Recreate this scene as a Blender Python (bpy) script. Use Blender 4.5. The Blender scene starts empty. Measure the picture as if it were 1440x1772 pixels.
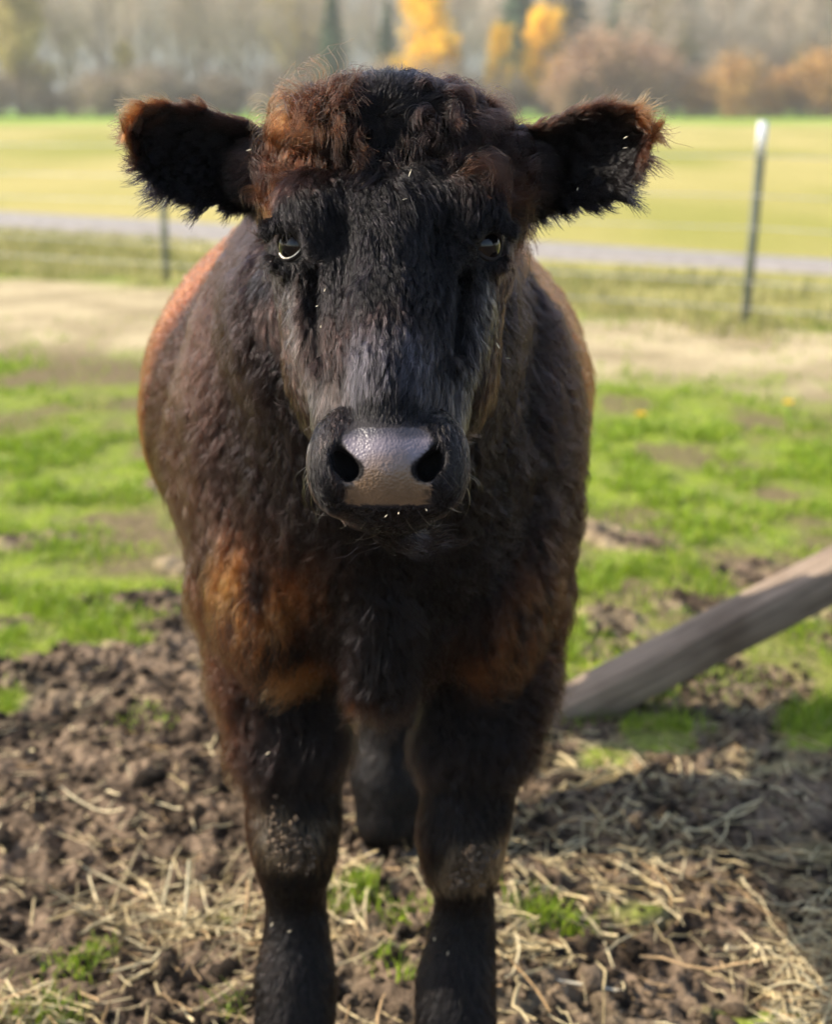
import bpy, math, random
import numpy as np
from mathutils import Vector, Matrix
FUR = True
R = math.radians
rng = np.random.default_rng(7)
random.seed(7)
SC = bpy.context.scene
COL = SC.collection
# ------------------------------------------------------------------ camera
F = 2600.0; PITCH = 15.1; CAMZ = 1.25
cd = bpy.data.cameras.new('camera'); cam = bpy.data.objects.new('camera', cd); COL.objects.link(cam)
cd.sensor_fit = 'VERTICAL'; cd.sensor_height = 36; cd.lens = F / 1772 * 36
cam.location = (0, 0, CAMZ); cam.rotation_euler = (R(90 - PITCH), 0, 0)
cd.clip_start = .05; cd.clip_end = 3000
cd.dof.use_dof = True; cd.dof.focus_distance = 1.31; cd.dof.aperture_fstop = 4.8
SC.camera = cam
CT, ST = math.cos(R(PITCH)), math.sin(R(PITCH))
def P(px, py, Y):
    """point at horizontal distance Y (metres) seen at a place of the 1440x1772 photograph"""
    k = CT + ST * (886 - py) / F
    t = Y / k
    return np.array([t * (px - 720) / F, Y, CAMZ + t * (-ST + CT * (886 - py) / F)])
# ------------------------------------------------------------------ light
SUN_EL, SUN_AZ = 35.0, 3.0        # azimuth: from the left, so many degrees behind the calf
w = bpy.data.worlds.new('World'); SC.world = w; w.use_nodes = True
nt = w.node_tree; nt.nodes.clear()
sky = nt.nodes.new('ShaderNodeTexSky'); sky.sky_type = 'NISHITA'; sky.sun_disc = False
sky.sun_elevation = R(SUN_EL); sky.air_density = 1.0; sky.dust_density = 1.5
bg = nt.nodes.new('ShaderNodeBackground'); bg.inputs[1].default_value = .15
wo = nt.nodes.new('ShaderNodeOutputWorld')
nt.links.new(sky.outputs[0], bg.inputs[0]); nt.links.new(bg.outputs[0], wo.inputs[0])
sd = np.array([-math.cos(R(SUN_EL)) * math.cos(R(SUN_AZ)), math.cos(R(SUN_EL)) * math.sin(R(SUN_AZ)), math.sin(R(SUN_EL))])
sky.sun_rotation = math.atan2(sd[0], sd[1])
sl = bpy.data.lights.new('sun', 'SUN'); sl.energy = 4.7; sl.angle = R(.6); sl.color = (1, .90, .76)
so = bpy.data.objects.new('sun', sl); COL.objects.link(so)
so.rotation_euler = Vector(sd).to_track_quat('Z', 'Y').to_euler(); so.location = (-3, 0, 4)
SC.view_settings.view_transform = 'Standard'; SC.view_settings.look = 'None'
SC.view_settings.exposure = 1.3; SC.view_settings.gamma = 1
cy = SC.cycles
cy.max_bounces = 6; cy.diffuse_bounces = 3; cy.glossy_bounces = 3; cy.transmission_bounces = 5
cy.transparent_max_bounces = 8; cy.caustics_reflective = False; cy.caustics_refractive = False
cy.use_denoising = True
SC.cycles_curves.shape = 'RIBBONS'

# ------------------------------------------------------------------ noise
def _hash(ix, iy, iz, s):
    h = (ix.astype(np.int64) * 73856093) ^ (iy.astype(np.int64) * 19349663) ^ (iz.astype(np.int64) * 83492791) ^ (s * 2654435761)
    h &= 0x7fffffff
    h = (h ^ (h >> 13)) * 1274126177 & 0x7fffffff
    h = (h ^ (h >> 16)) * 668265263 & 0x7fffffff
    return (h ^ (h >> 11)) & 0xffffff
def noise(p, scale, s=0):
    """smooth value noise in -1..1; p is N x 3"""
    q = np.asarray(p, dtype=np.float64) / scale
    i = np.floor(q).astype(np.int64); f = q - i; f = f * f * f * (f * (f * 6 - 15) + 10)
    out = 0
    for dx in (0, 1):
        wx = f[:, 0] if dx else 1 - f[:, 0]
        for dy in (0, 1):
            wy = f[:, 1] if dy else 1 - f[:, 1]
            for dz in (0, 1):
                wz = f[:, 2] if dz else 1 - f[:, 2]
                out = out + wx * wy * wz * (_hash(i[:, 0] + dx, i[:, 1] + dy, i[:, 2] + dz, s) / 8388607.5 - 1)
    return out
def fbm(p, scale, octs=4, s=0, gain=.5):
    o = 0; a = 1; t = 0
    for k in range(octs):
        o = o + a * noise(p, scale, s + k * 17); t += a; a *= gain; scale = scale * .48
    return o / t
def nvec(p, scale, s=0):
    return np.stack([noise(p, scale, s), noise(p, scale, s + 101), noise(p, scale, s + 202)], 1)
def sst(a, b, x):
    t = np.clip((x - a) / (b - a), 0, 1); return t * t * (3 - 2 * t)
def norm(v):
    return v / np.maximum(np.linalg.norm(v, axis=-1, keepdims=True), 1e-9)
def mixc(a, b, t):
    a = np.asarray(a, float); b = np.asarray(b, float); t = np.asarray(t)[:, None]
    return a * (1 - t) + b * t
# ------------------------------------------------------------------ object helpers
def tag(o, label=None, cat=None, group=None, kind=None):
    if label: o['label'] = label
    if cat: o['category'] = cat
    if group: o['group'] = group
    if kind: o['kind'] = kind
    return o
def empty(name, loc=(0, 0, 0), label=None, cat=None, group=None):
    o = bpy.data.objects.new(name, None); COL.objects.link(o); o.location = loc; o.empty_display_size = .1
    return tag(o, label, cat, group)
def npmesh(name, V, Q=None, T=None, smooth=False, col=None):
    """mesh from numpy arrays; Q quads, T triangles, col per vertex"""
    V = np.asarray(V, dtype=np.float32)
    loops = []; tot = []
    if Q is not None and len(Q): loops.append(np.asarray(Q, np.int32).ravel()); tot.append(np.full(len(Q), 4, np.int32))
    if T is not None and len(T): loops.append(np.asarray(T, np.int32).ravel()); tot.append(np.full(len(T), 3, np.int32))
    loops = np.concatenate(loops); tot = np.concatenate(tot)
    me = bpy.data.meshes.new(name); me.vertices.add(len(V)); me.vertices.foreach_set('co', V.ravel())
    me.loops.add(len(loops)); me.loops.foreach_set('vertex_index', loops)
    me.polygons.add(len(tot)); st = np.concatenate([[0], np.cumsum(tot)[:-1]]).astype(np.int32)
    me.polygons.foreach_set('loop_start', st); me.polygons.foreach_set('loop_total', tot)
    if smooth: me.polygons.foreach_set('use_smooth', np.ones(len(tot), bool))
    me.update(calc_edges=True)
    if col is not None:
        a = me.attributes.new('col', 'FLOAT_COLOR', 'POINT')
        c = np.ones((len(V), 4), np.float32); c[:, :3] = col; a.data.foreach_set('color', c.ravel())
    return me
def link(name, me, mat=None, parent=None):
    o = bpy.data.objects.new(name, me); COL.objects.link(o)
    if mat and not me.materials: me.materials.append(mat)
    if parent: o.parent = parent
    return o
# ------------------------------------------------------------------ materials
def newmat(name):
    m = bpy.data.materials.new(name); m.use_nodes = True
    n = m.node_tree.nodes; b = n['Principled BSDF']
    return m, m.node_tree, b
def N(t, kind, **kw):
    n = t.nodes.new(kind)
    for k, v in kw.items():
        if k in n.inputs: n.inputs[k].default_value = v
        else: setattr(n, k, v)
    return n
def noisy(name, c1, c2, scale=8, rough=.8, attr=None, bump=0, bscale=40, detail=6, trans=0, var=.5, spec=.3):
    """colour (or the col attribute) varied by object-space noise, with bump"""
    m, t, b = newmat(name); b.inputs['Roughness'].default_value = rough
    b.inputs['Specular IOR Level'].default_value = spec
    tc = N(t, 'ShaderNodeTexCoord'); nz = N(t, 'ShaderNodeTexNoise', Scale=scale, Detail=detail)
    t.links.new(tc.outputs['Object'], nz.inputs['Vector'])
    if attr:
        a = N(t, 'ShaderNodeAttribute', attribute_name=attr)
        mr = N(t, 'ShaderNodeMapRange'); mr.inputs[1].default_value = .3; mr.inputs[2].default_value = .7
        mr.inputs[3].default_value = 1 - var; mr.inputs[4].default_value = 1 + var
        t.links.new(nz.outputs[0], mr.inputs[0])
        vm = N(t, 'ShaderNodeVectorMath', operation='SCALE'); t.links.new(a.outputs['Color'], vm.inputs[0]); t.links.new(mr.outputs[0], vm.inputs['Scale'])
        col = vm.outputs[0]
    else:
        r = N(t, 'ShaderNodeValToRGB'); r.color_ramp.elements[0].color = (*c1, 1); r.color_ramp.elements[1].color = (*c2, 1)
        r.color_ramp.elements[0].position = .32; r.color_ramp.elements[1].position = .68
        t.links.new(nz.outputs[0], r.inputs[0]); col = r.outputs[0]
    t.links.new(col, b.inputs['Base Color'])
    if bump:
        n2 = N(t, 'ShaderNodeTexNoise', Scale=bscale, Detail=8); t.links.new(tc.outputs['Object'], n2.inputs['Vector'])
        bp = N(t, 'ShaderNodeBump', Strength=bump, Distance=.01); t.links.new(n2.outputs[0], bp.inputs['Height']); t.links.new(bp.outputs[0], b.inputs['Normal'])
    if trans:
        out = t.nodes['Material Output']; tr = N(t, 'ShaderNodeBsdfTranslucent'); t.links.new(col, tr.inputs[0])
        mx = N(t, 'ShaderNodeMixShader'); mx.inputs[0].default_value = trans
        t.links.new(b.outputs[0], mx.inputs[1]); t.links.new(tr.outputs[0], mx.inputs[2]); t.links.new(mx.outputs[0], out.inputs[0])
    return m
M = {}
M['ground'] = noisy('ground', 0, 0, attr='col', scale=60, rough=.95, bump=.6, bscale=160, var=.45, spec=.1)
M['grass'] = noisy('grass_blades', 0, 0, attr='col', scale=30, rough=.55, trans=.35, var=.25)
M['straw'] = noisy('straw', 0, 0, attr='col', scale=90, rough=.6, var=.3)
M['clod'] = noisy('clods', 0, 0, attr='col', scale=120, rough=.95, bump=.8, bscale=260, var=.4, spec=.1)
M['gravel'] = noisy('gravel', (.18, .16, .14), (.29, .26, .23), scale=9, rough=.95, bump=.5)
M['wood'] = None
M['bark'] = noisy('bark', (.16, .13, .10), (.30, .25, .20), scale=3, rough=.9)
M['hill'] = noisy('hillside', (.035, .055, .05), (.075, .10, .08), scale=.05, rough=1)
M['leafcol'] = noisy('crown', 0, 0, attr='col', scale=.6, rough=.7, trans=.3, var=.35)

# ------------------------------------------------------------------ ground
def clodh(x, y):
    """height of the trodden soil"""
    p = np.stack([x, y, np.zeros_like(x)], 1)
    pw = p + .03 * nvec(p, .09, 31)
    b = 0; a = 1; sc = .062; tt = 0
    for k in range(5):
        n_ = 1 - np.abs(noise(pw, sc, 40 + k)) * 2
        b = b + a * n_; tt += a; a *= .72; sc *= .56
    return b / tt
def masks(x, y):
    p = np.stack([x, y, np.zeros_like(x)], 1)
    # the edge where mud gives way to turf
    edge = np.where(x < 0, 3.02 + .15 * np.clip(-x, 0, 1), 2.95 + .18 * np.clip(x - .5, 0, 1))
    n1 = fbm(p, .55, 4, 3)
    turf = sst(-.25, .3, (y - edge) * .85 + n1 * 1.5 + 1.0 * fbm(p, .17, 3, 9) - .08)
    # bare trampled strip along the fence
    s0 = 8.05 - .34 * np.clip(x, -8, 4); strip = sst(-1.3, -.1, y - s0 + n1 * .8) * (1 - sst(1.6, 2.3, y - s0 + n1 * .7 + .15 * x))
    patch = np.clip(sst(.0, .4, fbm(p * np.array([1, .6, 1]), .75, 4, 11) + np.where(x < -.3, .04, -.20) - .05 * (y - 4)) + .9 * sst(.05, .4, fbm(p * np.array([.8, .5, 1]), .25, 3, 19)), 0, 1) * (y < 9)
    return turf, strip, patch
def gheight(x, y):
    turf, strip, patch = masks(x, y)
    mud = (1 - turf)
    near = 1 - sst(4.5, 9, y)
    p = np.stack([x, y, np.zeros_like(x)], 1)
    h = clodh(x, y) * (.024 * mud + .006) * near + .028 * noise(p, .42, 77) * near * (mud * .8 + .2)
    h = h - .006
    rise = .48 * sst(50, 150, y) + .0
    return h + rise
def growing(start, step, end, g):
    out = [start]
    while out[-1] < end:
        out.append(out[-1] + step); step *= g
    return out
xs = growing(1.15, .0065, 420, 1.075); xs = np.array([-a for a in xs[::-1]] + list(np.arange(-1.145, 1.146, .0065)) + xs)
ys = np.array(growing(3.5, .008, 700, 1.022)); ys = np.concatenate([-np.array(growing(-1.2, .1, 60, 1.3))[::-1], np.arange(1.25, 3.5, .007), ys])
GX, GY = np.meshgrid(xs, ys); gx, gy = GX.ravel(), GY.ravel()
gz = gheight(gx, gy)
def ground_colour(x, y, z):
    p = np.stack([x, y, np.zeros_like(x)], 1)
    turf, strip, patch = masks(x, y)
    n2 = fbm(p, .07, 4, 55); n3 = fbm(p, .3, 3, 60)
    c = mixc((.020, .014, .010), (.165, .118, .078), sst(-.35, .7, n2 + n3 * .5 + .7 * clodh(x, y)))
    thatch = mixc((.20, .17, .09), (.13, .17, .035), sst(-.3, .3, n2))
    c = mixc(c, (.24, .19, .12), .45 * sst(.2, .5, fbm(p, .4, 3, 71)) * (1 - turf))
    green = mixc((.13, .18, .014), (.22, .27, .022), sst(-.4, .4, n2))
    g = thatch * (1 - patch[:, None] * .5) ; g = g * .35 + green * .65
    g = g * (1 - patch[:, None] * .85) + np.array([.14, .095, .06]) * patch[:, None] * .85
    t = turf[:, None]; c = c * (1 - t) + g * t; tr_ = (4 * t * (1 - t)) * .7 * sst(-.4, .2, n3)[:, None]; c = c * (1 - tr_) + mixc((.20, .145, .09), (.32, .25, .15), sst(-.4, .4, n2)) * tr_
    s = (strip * turf)[:, None]; c = c * (1 - s) + mixc((.27, .215, .12), (.40, .325, .19), sst(-.4, .4, n3)) * s
    # rough grass by the fence and the far meadow
    f0 = 9.9 - .62 * np.clip(x, -8, 4)
    rough = sst(0, .5, y - f0)[:, None]
    rg = mixc((.20, .19, .055), (.33, .29, .10), sst(-.4, .4, fbm(p, 1.0, 3, 81)))
    c = c * (1 - rough) + rg * rough
    f1 = 14.4 - .65 * np.clip(x, -14, 5)
    far = sst(-.4, 1.2, y - f1)[:, None]
    q = p.copy(); q[:, 1] *= .35
    mead = mixc((.225, .22, .045), (.35, .295, .10), sst(-.5, .4, fbm(q, 3.2, 4, 91)))
    # lusher band at the foot of the woods and by the road
    lush = sst(80, 120, y); mead = mead * (1 - lush[:, None]) + np.array([.17, .30, .03]) * lush[:, None]
    c = c * (1 - far) + mead * far
    return c
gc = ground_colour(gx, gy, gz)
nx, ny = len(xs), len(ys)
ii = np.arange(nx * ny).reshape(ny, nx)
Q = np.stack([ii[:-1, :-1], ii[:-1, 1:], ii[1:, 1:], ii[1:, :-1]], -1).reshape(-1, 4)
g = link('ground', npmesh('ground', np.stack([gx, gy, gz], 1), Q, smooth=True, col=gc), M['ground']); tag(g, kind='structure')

# gravel road: a shallow raised sheet running across behind the fence
rx = np.linspace(-60, 60, 241); rc = 14.4 - .65 * np.clip(rx, -14, 5) + .05 * np.sin(rx)
rw = np.linspace(-1, 1, 7)
RX = np.repeat(rx[:, None], 7, 1); RY = rc[:, None] + rw[None] * ((1.05 - .06 * np.clip(rx, -5, 5)) + .08 * np.sin(rx * 1.7))[:, None]
RZ = gheight(RX.ravel(), RY.ravel()).reshape(RX.shape) + .012 + .03 * (1 - rw[None] ** 2)
RZ[:, 0] -= .06; RZ[:, -1] -= .06
ii = np.arange(RX.size).reshape(RX.shape)
Q = np.stack([ii[:-1, :-1], ii[1:, :-1], ii[1:, 1:], ii[:-1, 1:]], -1).reshape(-1, 4)
g = link('gravel_road', npmesh('gravel_road', np.stack([RX, RY, RZ], -1).reshape(-1, 3), Q, smooth=True), M['gravel']); tag(g, kind='structure')

# ------------------------------------------------------------------ wooded hills behind
def hill(name, y0, depth, h, seed, x0=-500, x1=500):
    hx = np.linspace(x0, x1, 161); hy = np.linspace(0, depth, 30)
    X, Y = np.meshgrid(hx, hy); p = np.stack([X.ravel(), Y.ravel() + y0, X.ravel() * 0], 1)
    z = h * np.sin(np.clip(Y.ravel() / depth, 0, 1) * math.pi * .62) * (1 + .22 * fbm(p, 140, 3, seed)) + 2.2 * fbm(p, 9, 2, seed + 1)
    z[:161] = -2
    i2 = np.arange(X.size).reshape(X.shape)
    Q = np.stack([i2[:-1, :-1], i2[:-1, 1:], i2[1:, 1:], i2[1:, :-1]], -1).reshape(-1, 4)
    o = link(name, npmesh(name, np.stack([X.ravel(), Y.ravel() + y0, z], 1), Q, smooth=True), M['hill']); tag(o, kind='structure')
hill('hills', 420, 260, 75, 5)

# ------------------------------------------------------------------ straw, clods, grass
def tubes(paths, radii, sides=4):
    """many bent stalks in one go: paths n x k x 3, radii n x k"""
    n, k, _ = paths.shape
    tng = np.gradient(paths, axis=1); tng = norm(tng)
    up = np.where(np.abs(tng[..., 2:3]) > .8, np.array([1., 0, 0]), np.array([0., 0, 1.]))
    a = norm(np.cross(tng, up)); b = np.cross(tng, a)
    ang = np.arange(sides) * 2 * math.pi / sides
    V = paths[:, :, None] + radii[:, :, None, None] * (a[:, :, None] * np.cos(ang)[None, None, :, None] + b[:, :, None] * np.sin(ang)[None, None, :, None])
    idx = np.arange(n * k * sides).reshape(n, k, sides); nx_ = np.roll(idx, -1, 2)
    Q = np.stack([idx[:, :-1], nx_[:, :-1], nx_[:, 1:], idx[:, 1:]], -1).reshape(-1, 4)
    if sides == 4:
        Q = np.concatenate([Q, idx[:, 0], idx[:, -1, ::-1]])
    return V.reshape(-1, 3), Q
def in_wedge(n, y0, y1, pad=.25):
    y = rng.uniform(y0, y1, n); x = rng.uniform(-1, 1, n) * (.29 * y * 1.02 + pad); return x, y
def make_straw():
    P_, R_, C_ = [], [], []
    x, y = in_wedge(26000, 1.5, 3.4, .2)
    pp = np.stack([x, y, x * 0], 1)
    dens = 1.35 * (1 - sst(2.0, 2.35, y)) * sst(-.25, .25, fbm(pp, .35, 2, 200)) + .02
    dens += .55 * np.exp(-((x - .33) ** 2 / .05 + (y - 2.32) ** 2 / .012)) + .25 * np.exp(-((x - .5) ** 2 / .05 + (y - 2.65) ** 2 / .05))
    dens += .06 * (y < 2.9)
    keep = rng.random(len(x)) < dens * .62; x, y = x[keep], y[keep]; n = len(x)
    L = rng.uniform(.02, .15, n) * rng.choice([.6, 1, 1.5], n, p=[.4, .45, .15]); th = rng.uniform(0, 2 * math.pi, n)
    bend = rng.normal(0, .28, n); kk = 6; s = np.linspace(-.5, .5, kk)
    ang = th[:, None] + bend[:, None] * s[None] ; kink = rng.random(n) < .3
    ang[kink, kk // 2:] += rng.normal(0, .9, kink.sum())[:, None]
    dx = np.cos(ang) * (L / kk)[:, None]; dy = np.sin(ang) * (L / kk)[:, None]
    X = x[:, None] + np.cumsum(dx, 1) - dx.sum(1, keepdims=True) / 2; Y = y[:, None] + np.cumsum(dy, 1) - dy.sum(1, keepdims=True) / 2
    H = gheight(X.ravel(), Y.ravel()).reshape(X.shape)
    lin = H.mean(1, keepdims=True) + rng.normal(0, .12, n)[:, None] * s[None] * L[:, None] * 3
    Z = np.maximum(.45 * H + .55 * lin, H - .002) + .002 + .034 * (rng.random(n) ** 1.5)[:, None] * (1 - sst(2.2, 2.8, y))[:, None]
    r = (.0006 + .0018 * rng.random(n) ** 2)[:, None] * np.ones((1, kk)); r[:, -1] *= .5
    V, Q = tubes(np.stack([X, Y, Z], -1), r)
    base = mixc((.55, .42, .20), (.78, .66, .40), rng.random(n)) * rng.uniform(.5, 1.05, n)[:, None]
    br = rng.random(n) < .25; base[br] *= np.array([.55, .45, .4])
    col = np.repeat(base, kk * 4, 0)
    def single(pts, r, c, label):
        pth = np.array([[P(px, py, Y) for px, py, Y in pts]]); v_, q_ = tubes(pth, np.full((1, len(pts)), r), 6)
        tag(link('straw_stalk', npmesh('straw_stalk', v_, q_, col=np.tile(np.array(c), (len(v_), 1)), smooth=True), M['straw']), label, 'straw')
    single([(277, 1592, 2.16), (286, 1545, 2.15), (298, 1492, 2.145)], .0021, (.66, .58, .38), 'pale straw stalk leaning up out of the mud, left one of two')
    single([(317, 1606, 2.12), (323, 1548, 2.11), (327, 1488, 2.105)], .0025, (.74, .66, .44), 'thick pale straw stalk standing upright in the mud, right one of two')
    single([(885, 1662, 1.99), (935, 1692, 1.965), (1000, 1702, 1.955), (1080, 1716, 1.945)], .0022, (.66, .60, .46), 'long kinked straw stalk lying beside the right front leg')
    tag(link('straw', npmesh('straw', V, Q, col=col, smooth=True), M['straw']), 'loose dry straw and hay scattered over the trodden mud', 'straw', kind='stuff')
make_straw()
def ico():
    t = (1 + 5 ** .5) / 2
    v = norm(np.array([(-1, t, 0), (1, t, 0), (-1, -t, 0), (1, -t, 0), (0, -1, t), (0, 1, t), (0, -1, -t), (0, 1, -t), (t, 0, -1), (t, 0, 1), (-t, 0, -1), (-t, 0, 1)], float))
    f = [(0, 11, 5), (0, 5, 1), (0, 1, 7), (0, 7, 10), (0, 10, 11), (1, 5, 9), (5, 11, 4), (11, 10, 2), (10, 7, 6), (7, 1, 8), (3, 9, 4), (3, 4, 2), (3, 2, 6), (3, 6, 8), (3, 8, 9), (4, 9, 5), (2, 4, 11), (6, 2, 10), (8, 6, 7), (9, 8, 1)]
    V = [tuple(a) for a in v]; mid = {}; out = []
    def m(a, b):
        k = (min(a, b), max(a, b))
        if k not in mid:
            q = (np.array(V[a]) + V[b]); V.append(tuple(q / np.linalg.norm(q))); mid[k] = len(V) - 1
        return mid[k]
    for a, b, c in f:
        x, y, z = m(a, b), m(b, c), m(c, a); out += [(a, x, z), (b, y, x), (c, z, y), (x, y, z)]
    return np.array(V), np.array(out)
IV, IF = ico()
def lumps(c, r, seed, squash=.7):
    n = len(c)
    V = IV[None] * r[:, None, None]; off = rng.uniform(0, 50, (n, 1, 3))
    q = (IV[None] * .9 + off).reshape(-1, 3)
    d = 1 + .6 * noise(q, .8, seed) + .55 * noise(q, .38, seed + 1)
    V = V * d.reshape(n, -1, 1) * (1 + rng.normal(0, .2, (n, 1, 3))); V[..., 2] *= squash
    V = V + c[:, None]
    T = (IF[None] + (np.arange(n) * len(IV))[:, None, None]).reshape(-1, 3)
    return V.reshape(-1, 3), T
def make_clods():
    x, y = in_wedge(22000, 1.5, 4.0, .15)
    turf, _, _ = masks(x, y); keep = rng.random(len(x)) < (1 - turf) * (.5 + .5 * sst(-.2, .3, fbm(np.stack([x, y, x * 0], 1), .2, 2, 300)))
    x, y = x[keep], y[keep]; n = len(x)
    r = .0018 + .009 * rng.random(n) ** 4 + .013 * (rng.random(n) < .05) * rng.random(n)
    z = gheight(x, y) + r * .25
    V, T = lumps(np.stack([x, y, z], 1), r, 310)
    dry = rng.random(n) ** 2; c = mixc((.022, .016, .011), (.20, .145, .095), dry)
    tag(link('dirt_clods', npmesh('dirt_clods', V, T=T, col=np.repeat(c, len(IV), 0)), M['clod']), 'crumbled clods of dark dried mud trodden by hooves', 'mud', kind='stuff')
make_clods()
def blades(x, y, L, wd, c, lean=.5, z=None):
    n = len(x); th = rng.uniform(0, 2 * math.pi, n); ld = rng.uniform(0, 2 * math.pi, n)
    k = rng.uniform(.1, 1, n) * lean
    z = gheight(x, y) - .003 if z is None else z
    p0 = np.stack([x, y, z], 1); d = np.stack([np.cos(ld) * k, np.sin(ld) * k, np.ones(n)], 1)
    d2 = np.stack([np.cos(ld) * k * 2.4, np.sin(ld) * k * 2.4, np.ones(n) * .7], 1)
    p1 = p0 + norm(d) * L[:, None] * .55; p2 = p1 + norm(d2) * L[:, None] * .45
    s = np.stack([np.cos(th), np.sin(th), 0 * th], 1) * wd[:, None] * .5
    V = np.stack([p0 - s, p0 + s, p1 - s * .8, p1 + s * .8, p2], 1).reshape(-1, 3)
    b = np.arange(n)[:, None] * 5
    Q = b + np.array([[0, 1, 3, 2]]); T = b + np.array([[2, 3, 4]])
    return V, Q, T, np.repeat(c, 5, 0)
def cat(parts):
    V, Q, T, C = [], [], [], []; o = 0
    for v, q, t, c in parts:
        V.append(v); Q.append(q + o); T.append(t + o); C.append(c); o += len(v)
    return np.concatenate(V), np.concatenate(Q), np.concatenate(T), np.concatenate(C)
def green(n, dry=.1):
    c = mixc((.11, .20, .010), (.32, .42, .025), rng.random(n))
    d = rng.random(n) < dry; c[d] = mixc((.30, .26, .10), (.45, .36, .16), rng.random(d.sum())); return c
def make_grass():
    parts = []
    x, y = in_wedge(420000, 2.9, 9.3, .4)
    keep = rng.random(len(x)) < .25 + .5 * (y < 6); x, y = x[keep], y[keep]
    turf, strip, patch = masks(x, y); p = np.stack([x, y, x * 0], 1)
    tuft = sst(-.15, .35, fbm(p, .16, 3, 400))
    keep = rng.random(len(x)) < turf * (1 - .93 * strip) * (1 - .9 * patch) * (.12 + .88 * tuft); x, y = x[keep], y[keep]; tuft = tuft[keep]; n = len(x)
    L = (.016 + .030 * rng.random(n)) * (.6 + .7 * tuft); wd = .003 + .0009 * (y - 3)
    parts.append(blades(x, y, L, wd, green(n, .07), .8))
    # rough dry grass along the fence
    n = 26000; x = rng.uniform(-5, 5, n); y = 10.0 - .65 * x + rng.uniform(-.5, 2.9, n)
    tf = sst(-.3, .3, fbm(np.stack([x, y, x * 0], 1), .6, 2, 420)); kp = rng.random(n) < tf * .8 + .1; x, y = x[kp], y[kp]; n = len(x)
    c = mixc((.20, .22, .05), (.42, .36, .16), rng.random(n))
    parts.append(blades(x, y, rng.uniform(.05, .16, n), np.full(n, .011), c, .6))
    # small tufts coming through the mud
    for (px, py, k, rad, ln) in [(130, 1662, 120, .05, .03), (165, 1650, 60, .03, .035), (600, 1585, 260, .05, .045), (625, 1565, 120, .025, .05), (690, 1622, 60, .03, .04), (735, 1600, 25, .03, .05), (672, 1690, 60, .03, .03),
                                 (700, 1722, 30, .02, .04), (385, 1598, 70, .03, .035), (925, 1590, 160, .05, .05), (985, 1605, 90, .04, .04), (100, 1762, 60, .04, .07), (60, 1770, 40, .05, .06), (400, 1752, 20, .02, .07), (240, 1250, 60, .06, .03), (275, 1272, 25, .04, .03),
                                 (1110, 1190, 240, .07, .085), (1090, 1165, 120, .05, .11), (990, 1205, 200, .05, .06), (1010, 1235, 80, .06, .05), (760, 1640, 20, .02, .04), (30, 1765, 40, .04, .05), (1250, 1165, 200, .16, .04), (1180, 1150, 160, .1, .04)]:
        a = math.atan(((py - 886) / F)) + R(PITCH); Y = CAMZ / math.tan(a); c0 = P(px, py, Y)
        x = c0[0] + rng.normal(0, rad * .5, k); y = c0[1] + rng.normal(0, rad * .5, k)
        parts.append(blades(x, y, ln * rng.uniform(.5, 1.15, k), rng.uniform(.0016, .0034, k), green(k, .05), .9))
    V, Q, T, C = cat(parts)
    tag(link('grass', npmesh('grass', V, Q, T, col=C), M['grass']), 'short bright green pasture grass growing in patches between bare mud', 'grass', kind='stuff')
make_grass()
def make_dandelions():
    for i, (px, py) in enumerate([(1363, 730), (1108, 752)]):
        a = math.atan(((py - 886) / F)) + R(PITCH); Y = CAMZ / math.tan(a); c0 = P(px, py, Y)
        t = empty('dandelion', (c0[0], c0[1], 0), ['yellow dandelion flower in the green grass nearer the fence post', 'yellow dandelion flower in the green grass nearer the calf flank'][i], 'flower', 'yellow flowers in the pasture')
        n = 40; th = rng.uniform(0, 6.28, n); s = np.stack([np.cos(th), np.sin(th), rng.uniform(.1, .9, n)], 1)
        ctr = np.array([0, 0, .075]); tip = ctr + norm(s) * .024; sd_ = norm(np.cross(s, [0, 0, 1.])) * .005
        V = np.stack([np.tile(ctr, (n, 1)), tip - sd_, tip + sd_], 1).reshape(-1, 3)
        link('petals', npmesh('petals', V, T=np.arange(n * 3).reshape(-1, 3)), MY, t)
        pth = np.array([[[0, 0, -.01], [.004, 0, .04], [0, 0, .076]]], float); v, q = tubes(pth, np.full((1, 3), .002))
        link('stem', npmesh('stem', v, q), MG, t)
MY = noisy('petal_yellow', (.75, .5, .02), (.85, .62, .03), trans=.2); MG = noisy('stem_green', (.1, .2, .03), (.14, .26, .04))
make_dandelions()

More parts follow.
